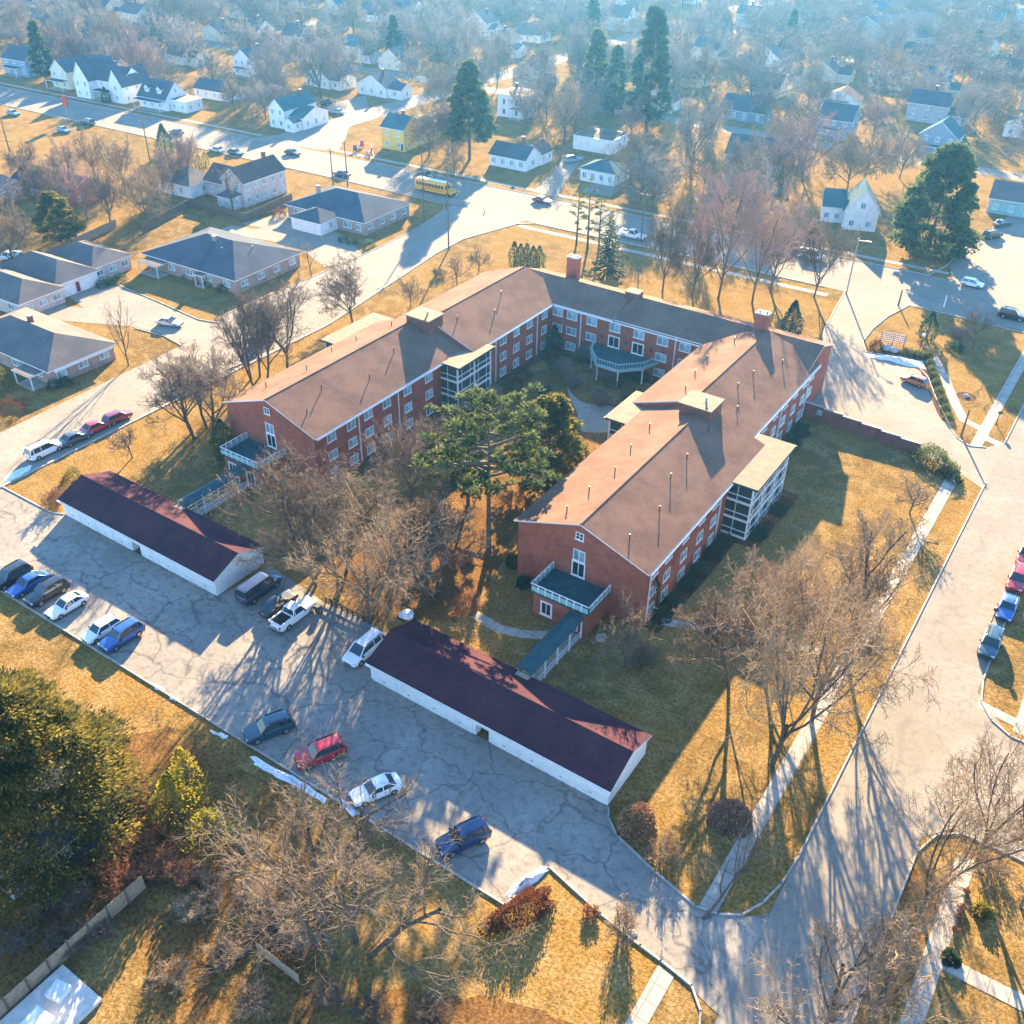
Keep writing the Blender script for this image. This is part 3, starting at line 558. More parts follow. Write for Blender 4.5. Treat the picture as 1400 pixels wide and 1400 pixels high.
# ---------------------------------------------------------------- garages
def garage(name_label, x0, x1):
    y0, y1, he, hr = 51.2, 58.4, 2.35, 3.72; g = thing('garage_block', name_label, 'garage', ((x0+x1)/2, 54.8, 0))
    ym = (y0+y1)/2; xg0, xg1 = x0+(x1-x0)*.475, x0+(x1-x0)*.53; m = MB()
    for a, b in ((x0, xg0), (xg1, x1)): m.extrude([(a, y0, 0), (a, y1, 0), (a, y1, he), (a, ym, hr), (a, y0, he)], (b-a, 0, 0))
    m.box(xg0, y0+5.2, 0, xg1, y1-.02, he+.4, 1); m.build('wall', [WHITE, WOOD], g)
    gable_roof_x(g, x0-.3, x1+.3, y0, y1, he, hr, .35, .14, (SH_MAROON, TRIM))
    m = MB(); n = 4
    for a, b in ((x0+.25, xg0-.25), (xg1+.25, x1-.25)):
        for i in range(n):
            p = a+(b-a)*i/n; q = a+(b-a)*(i+1)/n
            d = MB(); d.box(p+.12, y0-.045, 0.02, q-.12, y0-.002, 2.08)
            for k in range(4): d.box(p+.14, y0-.06, .06+.52*k, q-.14, y0-.046, .50+.52*k, 1)
            o = d.build('garage_door', [TRIM, S_WHITE], g)
            h = MB(); h.box((p+q)/2-.12, y0-.1, .62, (p+q)/2+.12, y0-.062, .68); h.build('handle', METAL, o)
    m = MB(); m.box(x0-.3, y0-.42, he-.3, x1+.3, y0-.3, he-.14); m.build('gutter', TRIM, g)
    m = MB(); m.tube((xg0-.9, y0-.01, 1.95), (xg0-.9, y0-.06, 1.95), .22, n=12); m.build('wall_sign', P_RED, g)
    m = MB(); m.box(xg0+.25, y0+5.12, 0, xg0+1.2, y0+5.195, 2.0); m.build('door', WOOD, g)
    return g
garage('long white garage row with dark maroon roof nearer the side street and minivan', -100.4, -73.05)
garage('long white garage row with dark maroon roof beside the round tan bush', -50.4, -22.9)
# ---------------------------------------------------------------- covered walks between garages and entrances
def walk(label, x0, x1, ya, yb_):
    g = thing('covered_walk', label, 'covered walkway', ((x0+x1)/2, (ya+yb_)/2, 0)); xm = (x0+x1)/2; m = MB()
    vs = [(x0, ya, 2.55), (xm, ya, 2.95), (x1, ya, 2.55), (x0, yb_, 2.55), (xm, yb_, 2.95), (x1, yb_, 2.55)]; vs += [(x, y, z+.1) for x, y, z in vs]
    m.solid(vs, [(6, 7, 10, 9), (7, 8, 11, 10), (0, 3, 4, 1), (1, 4, 5, 2), (0, 1, 7, 6), (1, 2, 8, 7), (3, 9, 10, 4), (4, 10, 11, 5), (0, 6, 9, 3), (2, 5, 11, 8)]); m.build('roof', GREENROOF, g)
    n = 5
    for x in (x0+.12, x1-.12):
        for i in range(n):
            y = ya+.3+(yb_-ya-.6)*i/(n-1); m = MB(); m.box(x-.07, y-.07, 0, x+.07, y+.07, 2.6); m.build('post', TRIM, g)
        m = MB(); m.box(x-.03, ya+.3, .95, x+.03, yb_-.3, 1.03); m.box(x-.03, ya+.3, .45, x+.03, yb_-.3, .5); m.build('railing', TRIM, g)
    m = MB(); m.box(x0+.1, ya, .02, x1-.1, yb_, .07); m.build('floor', WALKC, g)
walk('green roofed covered walk with white posts leading to the garage row near the minivan', -88.1, -86.2, 58.7, 68.9)
walk('green roofed covered walk with white posts leading to the garage row by the tan bush', -37.9, -35.9, 58.7, 68.9)
# low railing between the garages, brick garden wall
g = thing('lot_railing', 'low dark railing across the gap between the two garage rows', 'railing', (-58.6, 57.3, 0)); m = MB()
for i in range(9): m = MB(); m.box(-62.4+.8*i, 57.25, 0, -62.25+.8*i, 57.4, .85); m.build('post', METAL, g)
m = MB(); m.box(-62.4, 57.28, .62, -55.7, 57.37, .86); m.box(-62.4, 57.29, .3, -55.7, 57.36, .42); m.build('rail', POLEW, g)
g = thing('garden_wall', 'long stepped dark brick garden wall between the turnaround lot and the lawn', 'wall', (-25, 128, 0)); m = MB(); n = 6
for i in range(n):
    a = -33.6+17.2*i/n; b = -33.6+17.2*(i+1)/n-.004; y = 129.4-1.2*(i+.5)/n; m.box(a, y-.15, 0, b, y+.15, 2.3-.13*i)
m.build('brickwork', BRICKD, g); m = MB()
for i in range(n): a = -33.6+17.2*i/n; b = -33.6+17.2*(i+1)/n-.02; y = 129.4-1.2*(i+.5)/n; m.box(a, y-.2, 2.303-.13*i, b, y+.2, 2.37-.13*i)
m.build('coping', KERBC, g)
m = MB(); m.box(-31.6, 129.35-.32, .95, -30.2, 129.35-.17, 1.75); m.build('wall_plaque', GLASS, g)
# ---------------------------------------------------------------- vehicles
KINDS = {  # L, W, belt z, roof z, (front base, front roof, rear roof, rear base) of the glasshouse, hood z, tail z, wheelbase ends
 'sedan': (4.7, 1.80, .92, 1.44, (.85, .15, -1.05, -1.75), .80, .92, (1.42, -1.38)),
 'hatch': (4.2, 1.75, .95, 1.50, (.95, .30, -1.55, -2.0), .85, .95, (1.28, -1.28)),
 'suv': (4.75, 1.88, 1.06, 1.74, (.95, .35, -1.85, -2.25), .98, 1.06, (1.42, -1.40)),
 'minivan': (5.1, 1.96, 1.05, 1.78, (1.45, .55, -2.1, -2.45), .95, 1.05, (1.55, -1.50)),
 'van': (5.4, 2.0, 1.15, 2.05, (1.75, 1.15, -2.45, -2.62), 1.05, 1.15, (1.75, -1.7)),
 'pickup': (5.7, 1.98, 1.08, 1.82, (.95, .45, -.60, -.80), 1.02, 1.05, (1.75, -1.75)),
}
CARMESH = {}
def car_meshes(kind):
    if kind in CARMESH: return CARMESH[kind]
    L, W, zb, zr, gx, zh, zt, wb = KINDS[kind]; h = L/2; a = W/2
    st = [(h, a*.80, .42, zh-.24), (h-.10, a*.90, .30, zh-.10), (h-.55, a*.985, .24, zh-.02), (gx[0], a, .22, zb-.02), (gx[1]-.3, a, .22, zb),
          (gx[2], a, .22, zb+.02), (min(gx[3]+.1, gx[2]-.1), a*.99, .23, zt+.01), (-h+.35, a*.96, .26, zt-.01), (-h+.07, a*.90, .32, zt-.10), (-h, a*.84, .42, zt-.25)]
    st.sort(key=lambda s: -s[0])
    m = MB(); rings = []
    for x, ww, z0, z1 in st:
        zm = z0+(z1-z0)*.55
        rings.append([(x, -ww*.90, z0), (x, -ww*.985, z0+.10), (x, -ww, zm), (x, -ww*.965, z1-.07), (x, -ww*.86, z1), (x, 0, z1+.025), (x, ww*.86, z1), (x, ww*.965, z1-.07), (x, ww, zm), (x, ww*.985, z0+.10), (x, ww*.90, z0)])
    n = 11
    for A, Bb in zip(rings, rings[1:]):
        for i in range(n): m.face([A[i], A[(i+1) % n], Bb[(i+1) % n], Bb[i]], 1 if i in (0, 9, 10) else 0)
    m.face(rings[0][::-1]); m.face(rings[-1])
    bw, rw = a*.86, a*.70; zb2 = zb+.015
    q = lambda i, s: (gx[i], s*(rw if i in (1, 2) else bw), zr-.03 if i in (1, 2) else zb2)
    # roof skin with crown, pillars
    cr = [(gx[1]+.06, zr-.035), (gx[1]-.25, zr), ((gx[1]+gx[2])/2, zr+.02), (gx[2]+.25, zr), (gx[2]-.08, zr-.035)]
    for (xa, za), (xb, zc) in zip(cr, cr[1:]):
        for ya, yc_, da, db in ((-rw-.02, -rw*.5, -.03, .012), (-rw*.5, rw*.5, .012, .012), (rw*.5, rw+.02, .012, -.03)):
            m.face([(xa, ya, za+da), (xa, yc_, za+db), (xb, yc_, zc+db), (xb, ya, zc+da)][::-1])
    for s in (-1, 1):
        for i, j in ((0, 1), (3, 2)): m.tube(q(i, s), q(j, s), .055, n=5)
        xm = (gx[1]+gx[2])/2 if kind != 'pickup' else gx[2]+.1
        m.tube((xm, s*(bw+.0), zb2), (xm, s*(rw+.0), zr-.03), .05, n=5)
        if kind in ('suv', 'minivan', 'van'): xm2 = gx[2]+.25; m.tube((xm2, s*bw, zb2), (xm2, s*rw, zr-.03), .06, n=5)
        m.tube((gx[1], s*rw, zr-.04), (gx[2], s*rw, zr-.04), .045, n=5)
        if kind in ('suv', 'minivan'): m.box(gx[2]+.2, s*rw-.03, zr+.005, gx[1]-.3, s*rw+.03, zr+.06, 1)
    if kind == 'pickup':
        y = a*.80
        m.box(-h+.18, -y, zt+.03, gx[3]-.12, y, zt+.04, 1)
        for s in (-1, 1): m.box(-h+.06, s*y, zt-.05, gx[3]-.05, s*(y+.14), zt+.20)
        m.box(-h+.04, -y, zt-.1, -h+.17, y, zt+.20); m.box(gx[3]-.14, -y, zt, gx[3]-.05, y, zt+.22)
        m.box(-h-.14, -a*.85, .42, -h, a*.85, .58, 2)
    m.box(h-.06, -a*.55, .48, h+.02, a*.55, .62, 1); m.box(-h-.02, -.28, .62, -h+.05, .28, .76, 2)
    body = m.mesh('car_body', [P_GREY, TYRE, RIM], smooth=False)
    g = MB(); e = .995
    P = {(i, s): q(i, s) for i in range(4) for s in (-1, 1)}
    g.face([P[0, -1], P[0, 1], P[1, 1], P[1, -1]]); g.face([P[3, 1], P[3, -1], P[2, -1], P[2, 1]])
    for s in (-1, 1):
        f = [P[0, s], P[1, s], P[2, s], P[3, s]]; g.face(f if s < 0 else f[::-1])
    glass = g.mesh('car_windows', [CARGLASS])
    wm = MB(); rr = .33 if kind in ('sedan', 'hatch') else .37
    wm.tube((0, -.12, 0), (0, .12, 0), rr, n=16); wm.tube((0, -.135, 0), (0, .135, 0), rr*.62, n=10, m=1); wheel = wm.mesh('wheel', [TYRE, RIM])
    lm = MB(); lm.box(-.12, -.17, -.08, .05, .17, .08); head = lm.mesh('headlight', [LAMPW]); lm = MB(); lm.box(-.05, -.10, -.16 if kind != 'sedan' else -.08, .10, .10, .16 if kind != 'sedan' else .08); tail = lm.mesh('taillight', [LAMPR])
    mm = MB(); mm.box(-.10, -.09, -.07, .06, .09, .08); mir = mm.mesh('mirror', [TYRE])
    CARMESH[kind] = (body, glass, wheel, head, tail, mir, rr, wb, a, h, zh, zt, gx, zb); return CARMESH[kind]
def car(kind, pm, xy, heading, label, cat='car', group=None, z=.03, parts=True, name=None):
    body, glass, wheel, head, tail, mir, rr, wb, a, h, zh, zt, gx, zb = car_meshes(kind)
    t = thing(name or {'pickup': 'pickup_truck', 'van': 'parked_van', 'minivan': 'minivan'}.get(kind, 'car'), label, cat, (xy[0], xy[1], z), heading, group)
    b = put('body', body, t); b.material_slots[0].link = 'OBJECT'; b.material_slots[0].material = pm
    put('windows', glass, t)
    for x in wb:
        for s in (-1, 1): put('wheel', wheel, t, (x, s*(a-.11), rr))
    if parts:
        for s in (-1, 1): put('headlight', head, t, (h-.08, s*a*.66, zh-.20)); put('taillight', tail, t, (-h+.03, s*a*.74, zt-.22)); put('mirror', mir, t, (gx[0]-.2, s*(a+.07), zb+.03))
    return t
def carpx(kind, pm, x, y, heading, label, group=None, **k): return car(kind, pm, at(x, y, .5), R(heading), label, {'pickup': 'pickup truck', 'van': 'van', 'minivan': 'van'}.get(kind, 'car'), group, **k)
GL = 'cars nose in along the grass edge of the garage lot'
carpx('suv', P_BLACK, 15, 790, -90, 'black car first in the lot row, cut by the photo edge', GL)
carpx('sedan', P_BLUE, 39, 799, -91, 'bright blue sedan between two black cars in the lot row', GL)
carpx('suv', P_BLACK, 65, 811, -91, 'black SUV between the bright blue sedan and the white sedan', GL)
carpx('sedan', P_WHITE, 92, 828, -92, 'white sedan parked next to the black SUV and an empty bay', GL)
carpx('hatch', P_WHITE, 139, 862, -92, 'white hatchback parked right beside the blue SUV', GL)
carpx('suv', P_BLUE, 167, 871, -92, 'blue SUV at the open end of the lot row', GL)
GT = 'vehicles parked beside the garage end wall'
carpx('van', P_DBLUE, 354, 806, 90, 'long dark blue van parked against the garage end wall', GT)
carpx('sedan', P_BLACK, 381, 826, 90, 'black sedan between the dark van and the pickup', GT)
carpx('pickup', P_WHITE, 402, 840, 90, 'white pickup truck with open dark bed near the low railing', GT)
carpx('minivan', P_WHITE, 498, 889, -91, 'white minivan parked against the end of the garage row')
GS = 'cars angled along the sunny edge of the garage lot'
carpx('suv', P_TEAL, 368, 997, 243, 'dark teal SUV angled on the sunny lot edge', GS)
carpx('suv', P_RED, 438, 1031, 243, 'bright red SUV angled between dark teal and white cars', GS)
carpx('sedan', P_WHITE, 514, 1080, 243, 'white car seen through bare branches at the lot edge', GS)
carpx('suv', P_DBLUE, 633, 1147, 243, 'dark blue SUV alone at the end of the lot, twig shadows behind', GS)
GW = 'cars parked along the west street kerb'
carpx('minivan', P_WHITE, 61, 616, 88, 'white minivan last in the kerbside row on the west street', GW)
carpx('sedan', P_GREY, 103, 599, 88, 'charcoal sedan parked right ahead of the white minivan', GW)
carpx('sedan', P_RED, 132, 584, 88, 'red sedan between the charcoal sedan and the dark red car', GW)
carpx('hatch', P_DRED, 161, 571, 88, 'dark red car at the front of the kerbside row', GW)
carpx('sedan', P_DRED, 258, 520, 91, 'dark red sedan at the kerb behind the multi stemmed tree', GW)
carpx('suv', P_DBLUE, 358, 466, 91, 'dark blue SUV at the kerb behind two bare trees', GW)
carpx('sedan', P_SILVER, 232, 441, 20, 'small silver car at the mouth of the court')
carpx('hatch', P_ORANGE, 1250, 521, 168, 'copper orange hatchback alone in the turnaround lot')
GE = 'cars parked along the far kerb of the east street'
carpx('suv', P_TEAL, 1354, 881, -90, 'dark teal SUV nearest the side street corner, shadow on grass', GE)
carpx('sedan', P_BLUE, 1377, 831, -90, 'bright blue sedan parked behind the dark teal SUV', GE)
carpx('suv', P_RED, 1391, 793, -90, 'red SUV parked behind the bright blue sedan', GE)
carpx('sedan', P_DRED, 1404, 758, -90, 'dark maroon car at the photo edge behind the red SUV', GE)
GM = 'vehicles driving on the main road'
carpx('sedan', P_DRED, 741, 274, 2, 'dark red sedan driving past the white bungalow on the main road', GM)
carpx('sedan', P_BLACK, 400, 209, 2, 'black sedan driving past the mouth of the cross street', GM)
carpx('sedan', P_DBLUE, 467, 238, 182, 'dark blue sedan driving beside the two power poles', GM)
carpx('sedan', P_GREY, 241, 181, 182, 'dark car driving past the white farmhouse with dormers', GM, parts=False)
carpx('suv', P_GREY, 120, 168, 182, 'grey car waiting on the main road near the red road sign', GM, parts=False)
carpx('sedan', P_LBLUE, 87, 178, 2, 'steel blue car turning off the main road near the red sign', GM, parts=False)
carpx('pickup', P_WHITE, 865, 322, 2, 'white pickup driving behind the dark spruce on the main road', GM)
carpx('van', P_WHITE, 1110, 351, 2, 'white van driving behind the row of bare trees', GM)
carpx('suv', P_BLACK, 1384, 432, 2, 'black SUV on the main road at the photo edge', GM)
carpx('hatch', P_WHITE, 1329, 388, 2, 'tiny white car on the shaded main road by the north street', GM)
carpx('sedan', P_SILVER, 296, 205, 182, 'silver car driving past the small dark garden tree', GM, parts=False)
carpx('sedan', P_BLACK, 583, 240, 2, 'black car on the far lane just past the school bus', GM)
carpx('suv', P_BLACK, 447, 141, 100, 'black SUV parked in the drive behind the teal roofed white house', parts=False)
carpx('sedan', P_LBLUE, 461, 153, 190, 'steel blue car parked in the drive beside the black SUV', parts=False)
carpx('suv', P_LBLUE, 783, 219, 60, 'steel blue SUV parked by the long white flat shed', parts=False)
carpx('suv', P_TEAL, 774, 158, 120, 'dark teal car parked in the shade behind the flat roofed house', parts=False)
carpx('suv', P_BLACK, 1357, 322, 60, 'black car parked at the north street near the photo edge', parts=False)
carpx('sedan', P_TEAL, 1371, 306, 60, 'teal car parked in front of the green fronted house', parts=False)
carpx('sedan', P_WHITE, 16, 349, 100, 'white car in the drive behind the tall fence near the green pine', parts=False)
carpx('sedan', P_LBLUE, 18, 155, 2, 'pale blue car far along the main road near the photo edge', GM, parts=False)
carpx('sedan', P_GREY, 322, 209, 2, 'charcoal car on the near lane behind the painted brick house', GM, parts=False)
# school bus
def bus(x, y):
    X, Y = at(x, y, .8); t = thing('school_bus', 'yellow school bus driving along the main road', 'bus', (X, Y, .03), R(2)); L, a = 10.5, 1.22
    m = MB(); sec = [(-a, .45), (a, .45), (a, 2.35), (a*.85, 2.75), (0, 2.92), (-a*.85, 2.75), (-a, 2.35)]
    m.extrude([(-L/2, y_, z_) for y_, z_ in sec], (L-1.9, 0, 0)); m.extrude([(L/2-1.895, -a*.92, .45), (L/2-1.895, a*.92, .45), (L/2-1.895, a*.92, 1.45), (L/2-1.895, -a*.92, 1.45)], (1.7, 0, 0))
    for z in (.95, 1.3): m.box(-L/2+.1, -a-.02, z, L/2-2, a+.02, z+.07, 1)
    m.box(-L/2-.12, -a, .4, -L/2-.002, a, .62, 1); m.box(L/2-.19, -a, .4, L/2-.05, a, .62, 1); m.build('body', [P_YELLOW, TYRE], t, True)
    for i in range(9):
        xx = -L/2+.45+i*.88
        for s in (-1, 1): w_ = MB(); w_.box(xx, s*(a-.02), 1.55, xx+.72, s*(a+.015), 2.25); w_.build('window', CARGLASS, t, True)
    w_ = MB(); w_.box(L/2-1.91, -a*.85, 1.5, L/2-1.88, a*.85, 2.4); w_.build('windshield', CARGLASS, t, True)
    w_ = MB(); w_.box(-L/2+.6, -a*.6, 2.87, L/2-2.2, a*.6, 2.94); w_.build('roof_panel', WHITE, t, True)
    for xx in (L/2-1.1, -L/2+2.4):
        for s in (-1, 1): w_ = MB(); w_.tube((xx, s*(a-.3), .48), (xx, s*(a+.01), .48), .48, n=14); w_.tube((xx, s*a, .48), (xx, s*(a+.03), .48), .24, n=10, m=1); w_.build('wheel', [TYRE, RIM], t, True)
    for s in (-1, 1): w_ = MB(); w_.box(L/2-.2, s*.85-.15, .95, L/2-.16, s*.85+.15, 1.2); w_.build('headlight', LAMPW, t, True)
bus(596, 259)
# ---------------------------------------------------------------- houses
def hip_solid(m, x0, y0, x1, y1, z0, zr, ov, th=.18, axis='x', mats=(0, 1)):
    a, b, c, d = x0-ov, y0-ov, x1+ov, y1+ov; hw = min(c-a, d-b)/2
    if axis == 'x': hw = (d-b)/2; r0, r1 = (a+hw, (b+d)/2, zr), (max(c-hw, a+hw+.01), (b+d)/2, zr)
    else: hw = (c-a)/2; r0, r1 = ((a+c)/2, b+hw, zr), ((a+c)/2, max(d-hw, b+hw+.01), zr)
    vs = [(a, b, z0), (c, b, z0), (c, d, z0), (a, d, z0), (a, b, z0+th), (c, b, z0+th), (c, d, z0+th), (a, d, z0+th), r0, r1]
    top = [(4, 5, 9, 8), (5, 6, 9), (6, 7, 8, 9), (7, 4, 8)] if axis == 'x' else [(4, 5, 8), (5, 6, 9, 8), (6, 7, 9), (7, 4, 8, 9)]
    m.solid(vs, [(0, 3, 2, 1), (0, 1, 5, 4), (1, 2, 6, 5), (2, 3, 7, 6), (3, 0, 4, 7)]+top, [mats[1]]*5+[mats[0]]*4)
def gable_solid(m, x0, y0, x1, y1, he, hr, ov, axis='x', th=.16, mats=(0, 1)):
    if axis == 'x': c = (y0+y1)/2; s = (hr-he)/((y1-y0)/2); P = lambda u, k, z: (u, k, z); u0, u1, k0, k1 = x0-ov*.6, x1+ov*.6, y0-ov, y1+ov
    else: c = (x0+x1)/2; s = (hr-he)/((x1-x0)/2); P = lambda u, k, z: (k, u, z); u0, u1, k0, k1 = y0-ov*.6, y1+ov*.6, x0-ov, x1+ov
    e, t = he-s*ov+.02, hr+.02
    vs = [P(u0, k0, e), P(u0, c, t), P(u0, k1, e), P(u1, k0, e), P(u1, c, t), P(u1, k1, e)]; vs += [(x, y, z+th) for x, y, z in vs]
    fs = [(6, 9, 10, 7), (7, 10, 11, 8), (0, 1, 4, 3), (1, 2, 5, 4), (0, 6, 7, 1), (1, 7, 8, 2), (3, 4, 10, 9), (4, 5, 11, 10), (0, 3, 9, 6), (2, 8, 11, 5)]
    if axis != 'x': fs = [f[::-1] for f in fs]
    m.solid(vs, fs, [mats[0]]*2+[mats[1]]*8)
def block(t, x0, y0, x1, y1, he, hr, wall, roof, kind='gable', axis='x', ov=.45, storeys=1, wins=(3, 2, 3, 2), z0=0, ww=1.1, wh=1.3, glass=GLASS, skip_wall=False):
    m = MB()
    if kind == 'gable':
        if axis == 'x': c = (y0+y1)/2; m.extrude([(x0, y0, z0), (x0, y1, z0), (x0, y1, he), (x0, c, hr), (x0, y0, he)], (x1-x0, 0, 0))
        else: c = (x0+x1)/2; m.extrude([(x0, y0, z0), (x1, y0, z0), (x1, y0, he), (c, y0, hr), (x0, y0, he)], (0, y1-y0, 0))
    else: m.box(x0, y0, z0, x1, y1, he)
    if not skip_wall: m.build('wall', wall, t, True)
    r = MB()
    if kind == 'gable': gable_solid(r, x0, y0, x1, y1, he, hr, ov, axis)
    elif kind == 'hip': hip_solid(r, x0, y0, x1, y1, he+.01, hr, ov, axis=axis)
    else: r.box(x0-ov, y0-ov, he+.01, x1+ov, y1+ov, he+.22, 1); r.box(x0-ov+.25, y0-ov+.25, he+.222, x1+ov-.25, y1+ov-.25, he+.26)
    rf = r.build('roof', [roof, TRIM], t, True)
    for s in range(storeys):
        z = z0+1.55+s*2.75
        for n, f in zip(wins, ('s', 'e', 'n', 'w')):
            for i in range(n):
                u = (i+.5)/n
                if f == 's': window(t, (x0+(x1-x0)*u, y0, z), R(-90), ww, wh, glass=glass)
                if f == 'n': window(t, (x0+(x1-x0)*u, y1, z), R(90), ww, wh, glass=glass)
                if f == 'e': window(t, (x1, y0+(y1-y0)*u, z), 0, ww, wh, glass=glass)
                if f == 'w': window(t, (x0, y0+(y1-y0)*u, z), R(180), ww, wh, glass=glass)
    return rf
def lchim(t, x, y, z0, z1, mat=BRICKD): m = MB(); m.box(x-.4, y-.3, z0, x+.4, y+.3, z1); m.box(x-.48, y-.38, z1+.002, x+.48, y+.38, z1+.14, 1); return m.build('chimney', [mat, KERBC], t, True)
def door(t, x, y, facing, wd=1.0, h=2.05, mat=P_DRED): return put('door', window_mesh(wd, h, frame=TRIM, glass=mat, mull=0, sill=False), t, (x, y, h/2+.05), facing)
def gdoor(t, x, y, facing, wd=4.6): return put('garage_door', window_mesh(wd, 2.1, frame=TRIM, glass=WHITE, mull=3, sill=False, bar=.12), t, (x, y, 1.06), facing)
def house(label, px, rz, group=None, name='house', cat='house'):   # px = nearest ground corner (x max, y min), local x west of it is negative
    X, Y = px; return thing(name, label, cat, (X, Y, 0), R(rz), group)
# ranch duplexes of the court: local corner at (0,0) = south east
def ridge_caps(*a): pass
def porch(t, x0, y0, x1, y1, h=2.3, roof=SH_GREY, posts=True):
    m = MB(); m.box(x0-.2, y0-.2, h, x1+.2, y1, h+.14, 1); m.box(x0-.15, y0-.15, h+.142, x1+.15, y1, h+.18); p = m.build('porch', [roof, TRIM], t, True)
    for x in (x0+.05, x1-.05): q = MB(); q.box(x-.07, y0-.02, 0, x+.07, y0+.12, h); q.build('post', TRIM, p, True)
    q = MB(); q.box(x0, y0, .02, x1, y1, .14); q.build('porch_floor', WALKC, p, True)
D = house('low grey hip roofed duplex nearest the parked minivan, with a small flat awning', (-130.9, 70.8), 0)
block(D, -23, 0, 0, 11.5, 2.6, 5.2, S_LTAN, SH_GREY, 'hip', 'x', .55, wins=(4, 3, 4, 3), ww=1.7, wh=1.1); porch(D, -5.2, -2.6, -1.0, -.02); lchim(D, -13, 6.5, 4.3, 5.9)
m = MB(); m.box(.58, .5, 2.3, .66, 11, 2.62); m.build('fascia', TRIM, D, True)
for x, y in ((-9, 7.2), (-15, 7.6), (-6, 4)): m = MB(); m.lathe([(.09, 0), (.09, .5), (.14, .55)], (x, y, 4.0), 8); m.build('roof_vent', GALV, D, True)
D = house('long grey hip roofed duplex with stepped front and white garage doors', (-156.6, 83.0), 2)
block(D, -16, 0, 0, 8.6, 2.6, 4.9, S_PALEBRICK, SH_GREY, 'hip', 'x', .5, wins=(3, 3, 3, 1), ww=1.7, wh=1.1); block(D, -18, 8.62, -1.8, 17.4, 2.62, 5.3, S_WHITE, SH_GREY, 'hip', 'x', .5, wins=(0, 0, 3, 2)); block(D, -16, 17.44, -3.0, 26, 2.64, 4.9, S_PALEBRICK, SH_GREY, 'hip', 'x', .5, wins=(0, 3, 3, 2), ww=1.6, wh=1.1)
gdoor(D, -1.8, 10.6, 0, 3.2); gdoor(D, -1.8, 15.2, 0, 3.2); door(D, -1.8, 12.9, 0)
D = house('grey hip roofed duplex with white awning beside the golden lawn', (-134.9, 112.0), 2)
block(D, -24, 0, 0, 17, 2.65, 5.9, S_LTAN, SH_SLATE, 'hip', 'x', .55, wins=(5, 4, 4, 3), ww=1.7, wh=1.1); porch(D, -22.5, -3.0, -17.5, -.02); porch(D, -9, -1.6, -7, -.02); lchim(D, -12.2, 7.4, 4.8, 6.3, S_LTAN)
for x, y in ((-9, 6), (-15, 10.5), (-5, 10)): m = MB(); m.lathe([(.09, 0), (.09, .5), (.14, .55)], (x, y, 4.6), 8); m.build('roof_vent', GALV, D, True)
D = house('grey hip roofed duplex with projecting white garage nearest the main road', (-136.6, 149.4), 2)
block(D, -21.5, 0, 0, 15.5, 2.65, 5.7, S_LTAN, SH_SLATE, 'hip', 'x', .5, wins=(0, 4, 3, 2), ww=1.7, wh=1.1); block(D, -15.5, -5.4, -7.4, 1, 2.55, 4.3, S_WHITE, SH_SLATE, 'hip', 'y', .45, wins=(0, 1, 0, 1)); gdoor(D, -11.4, -5.4, R(-90), 5.4)
window(D, (-4.6, 0, 1.5), R(-90), 2.2, 1.3); window(D, (-1.6, 0, 1.5), R(-90), 1.4, 1.3); window(D, (-18.5, 0, 1.5), R(-90), 2.2, 1.3); lchim(D, -17.5, 6, 4, 5.9, S_LTAN)
D = house('brown brick bungalow with dark slate roof and red gable among bare trees', (at(97, 285)[0], at(97, 285)[1]), 4)
block(D, -20, 0, 0, 11, 2.7, 5.4, S_RED, SH_SLATE, 'gable', 'x', .5, wins=(4, 2, 3, 2)); block(D, -26, -7, -14, 0.02, 2.68, 4.6, S_LTAN, SH_GREY, 'hip', 'y', .5, wins=(2, 1, 0, 2))
D = house('pale painted brick two storey house with fenced yard beside the main road', (-170.0, 147.3), 2)
block(D, -6.5, 0, 0, 13.5, 5.4, 8.0, S_PALEBRICK, SH_BROWN, 'gable', 'y', .4, storeys=2, wins=(2, 5, 2, 3), ww=1.2, wh=1.25); block(D, -14.5, 2, -6.52, 9.5, 3.4, 6.2, S_PALEBRICK, SH_BROWN, 'gable', 'x', .4, wins=(2, 0, 2, 2))
block(D, -5, -3.4, -.8, -.02, 2.6, 3.9, S_PALEBRICK, SH_SLATE, 'hip', 'x', .3, wins=(2, 1, 0, 1)); lchim(D, -3.2, 10.5, 7, 9.4)
D = house('small pale grey hip roofed garage behind the painted brick house', (at(262, 272)[0], at(262, 272)[1]), 4, name='garage', cat='garage')
block(D, -11.5, 0, 0, 8.5, 2.7, 5.0, S_WHITE, SH_GREY, 'hip', 'y', .5, wins=(2, 1, 2, 1)); gdoor(D, 0, 5.8, 0, 2.6)
# houses north of the main road
D = house('white two storey house with teal roof on the corner of the cross street', (-206.5, 202.0), 4)
block(D, -10.5, 0, -5, 14, 5.0, 7.6, S_WHITE, SH_TEAL, 'gable', 'y', .4, storeys=2, wins=(2, 0, 2, 4), ww=1.0); block(D, -4.98, 2, 0, 13, 3.2, 5.2, S_WHITE, SH_TEAL, 'gable', 'x', .4, wins=(2, 3, 2, 0)); block(D, -3.8, -1.6, -.6, 1.96, 2.5, 3.6, S_WHITE, SH_TEAL, 'gable', 'y', .3, wins=(1, 1, 0, 1)); lchim(D, -7, 10, 6.5, 8.6)
D = house('white farmhouse with dark roof and two small dormers beside the main road', (-253.6, 195.4), 4)
rf = block(D, -11.5, 0, 0, 8.5, 3.4, 7.4, S_WHITE, SH_SLATE, 'gable', 'x', .5, wins=(0, 3, 3, 2), ww=.95); window(D, (0, 4.2, 5.2), 0, .95, 1.2)
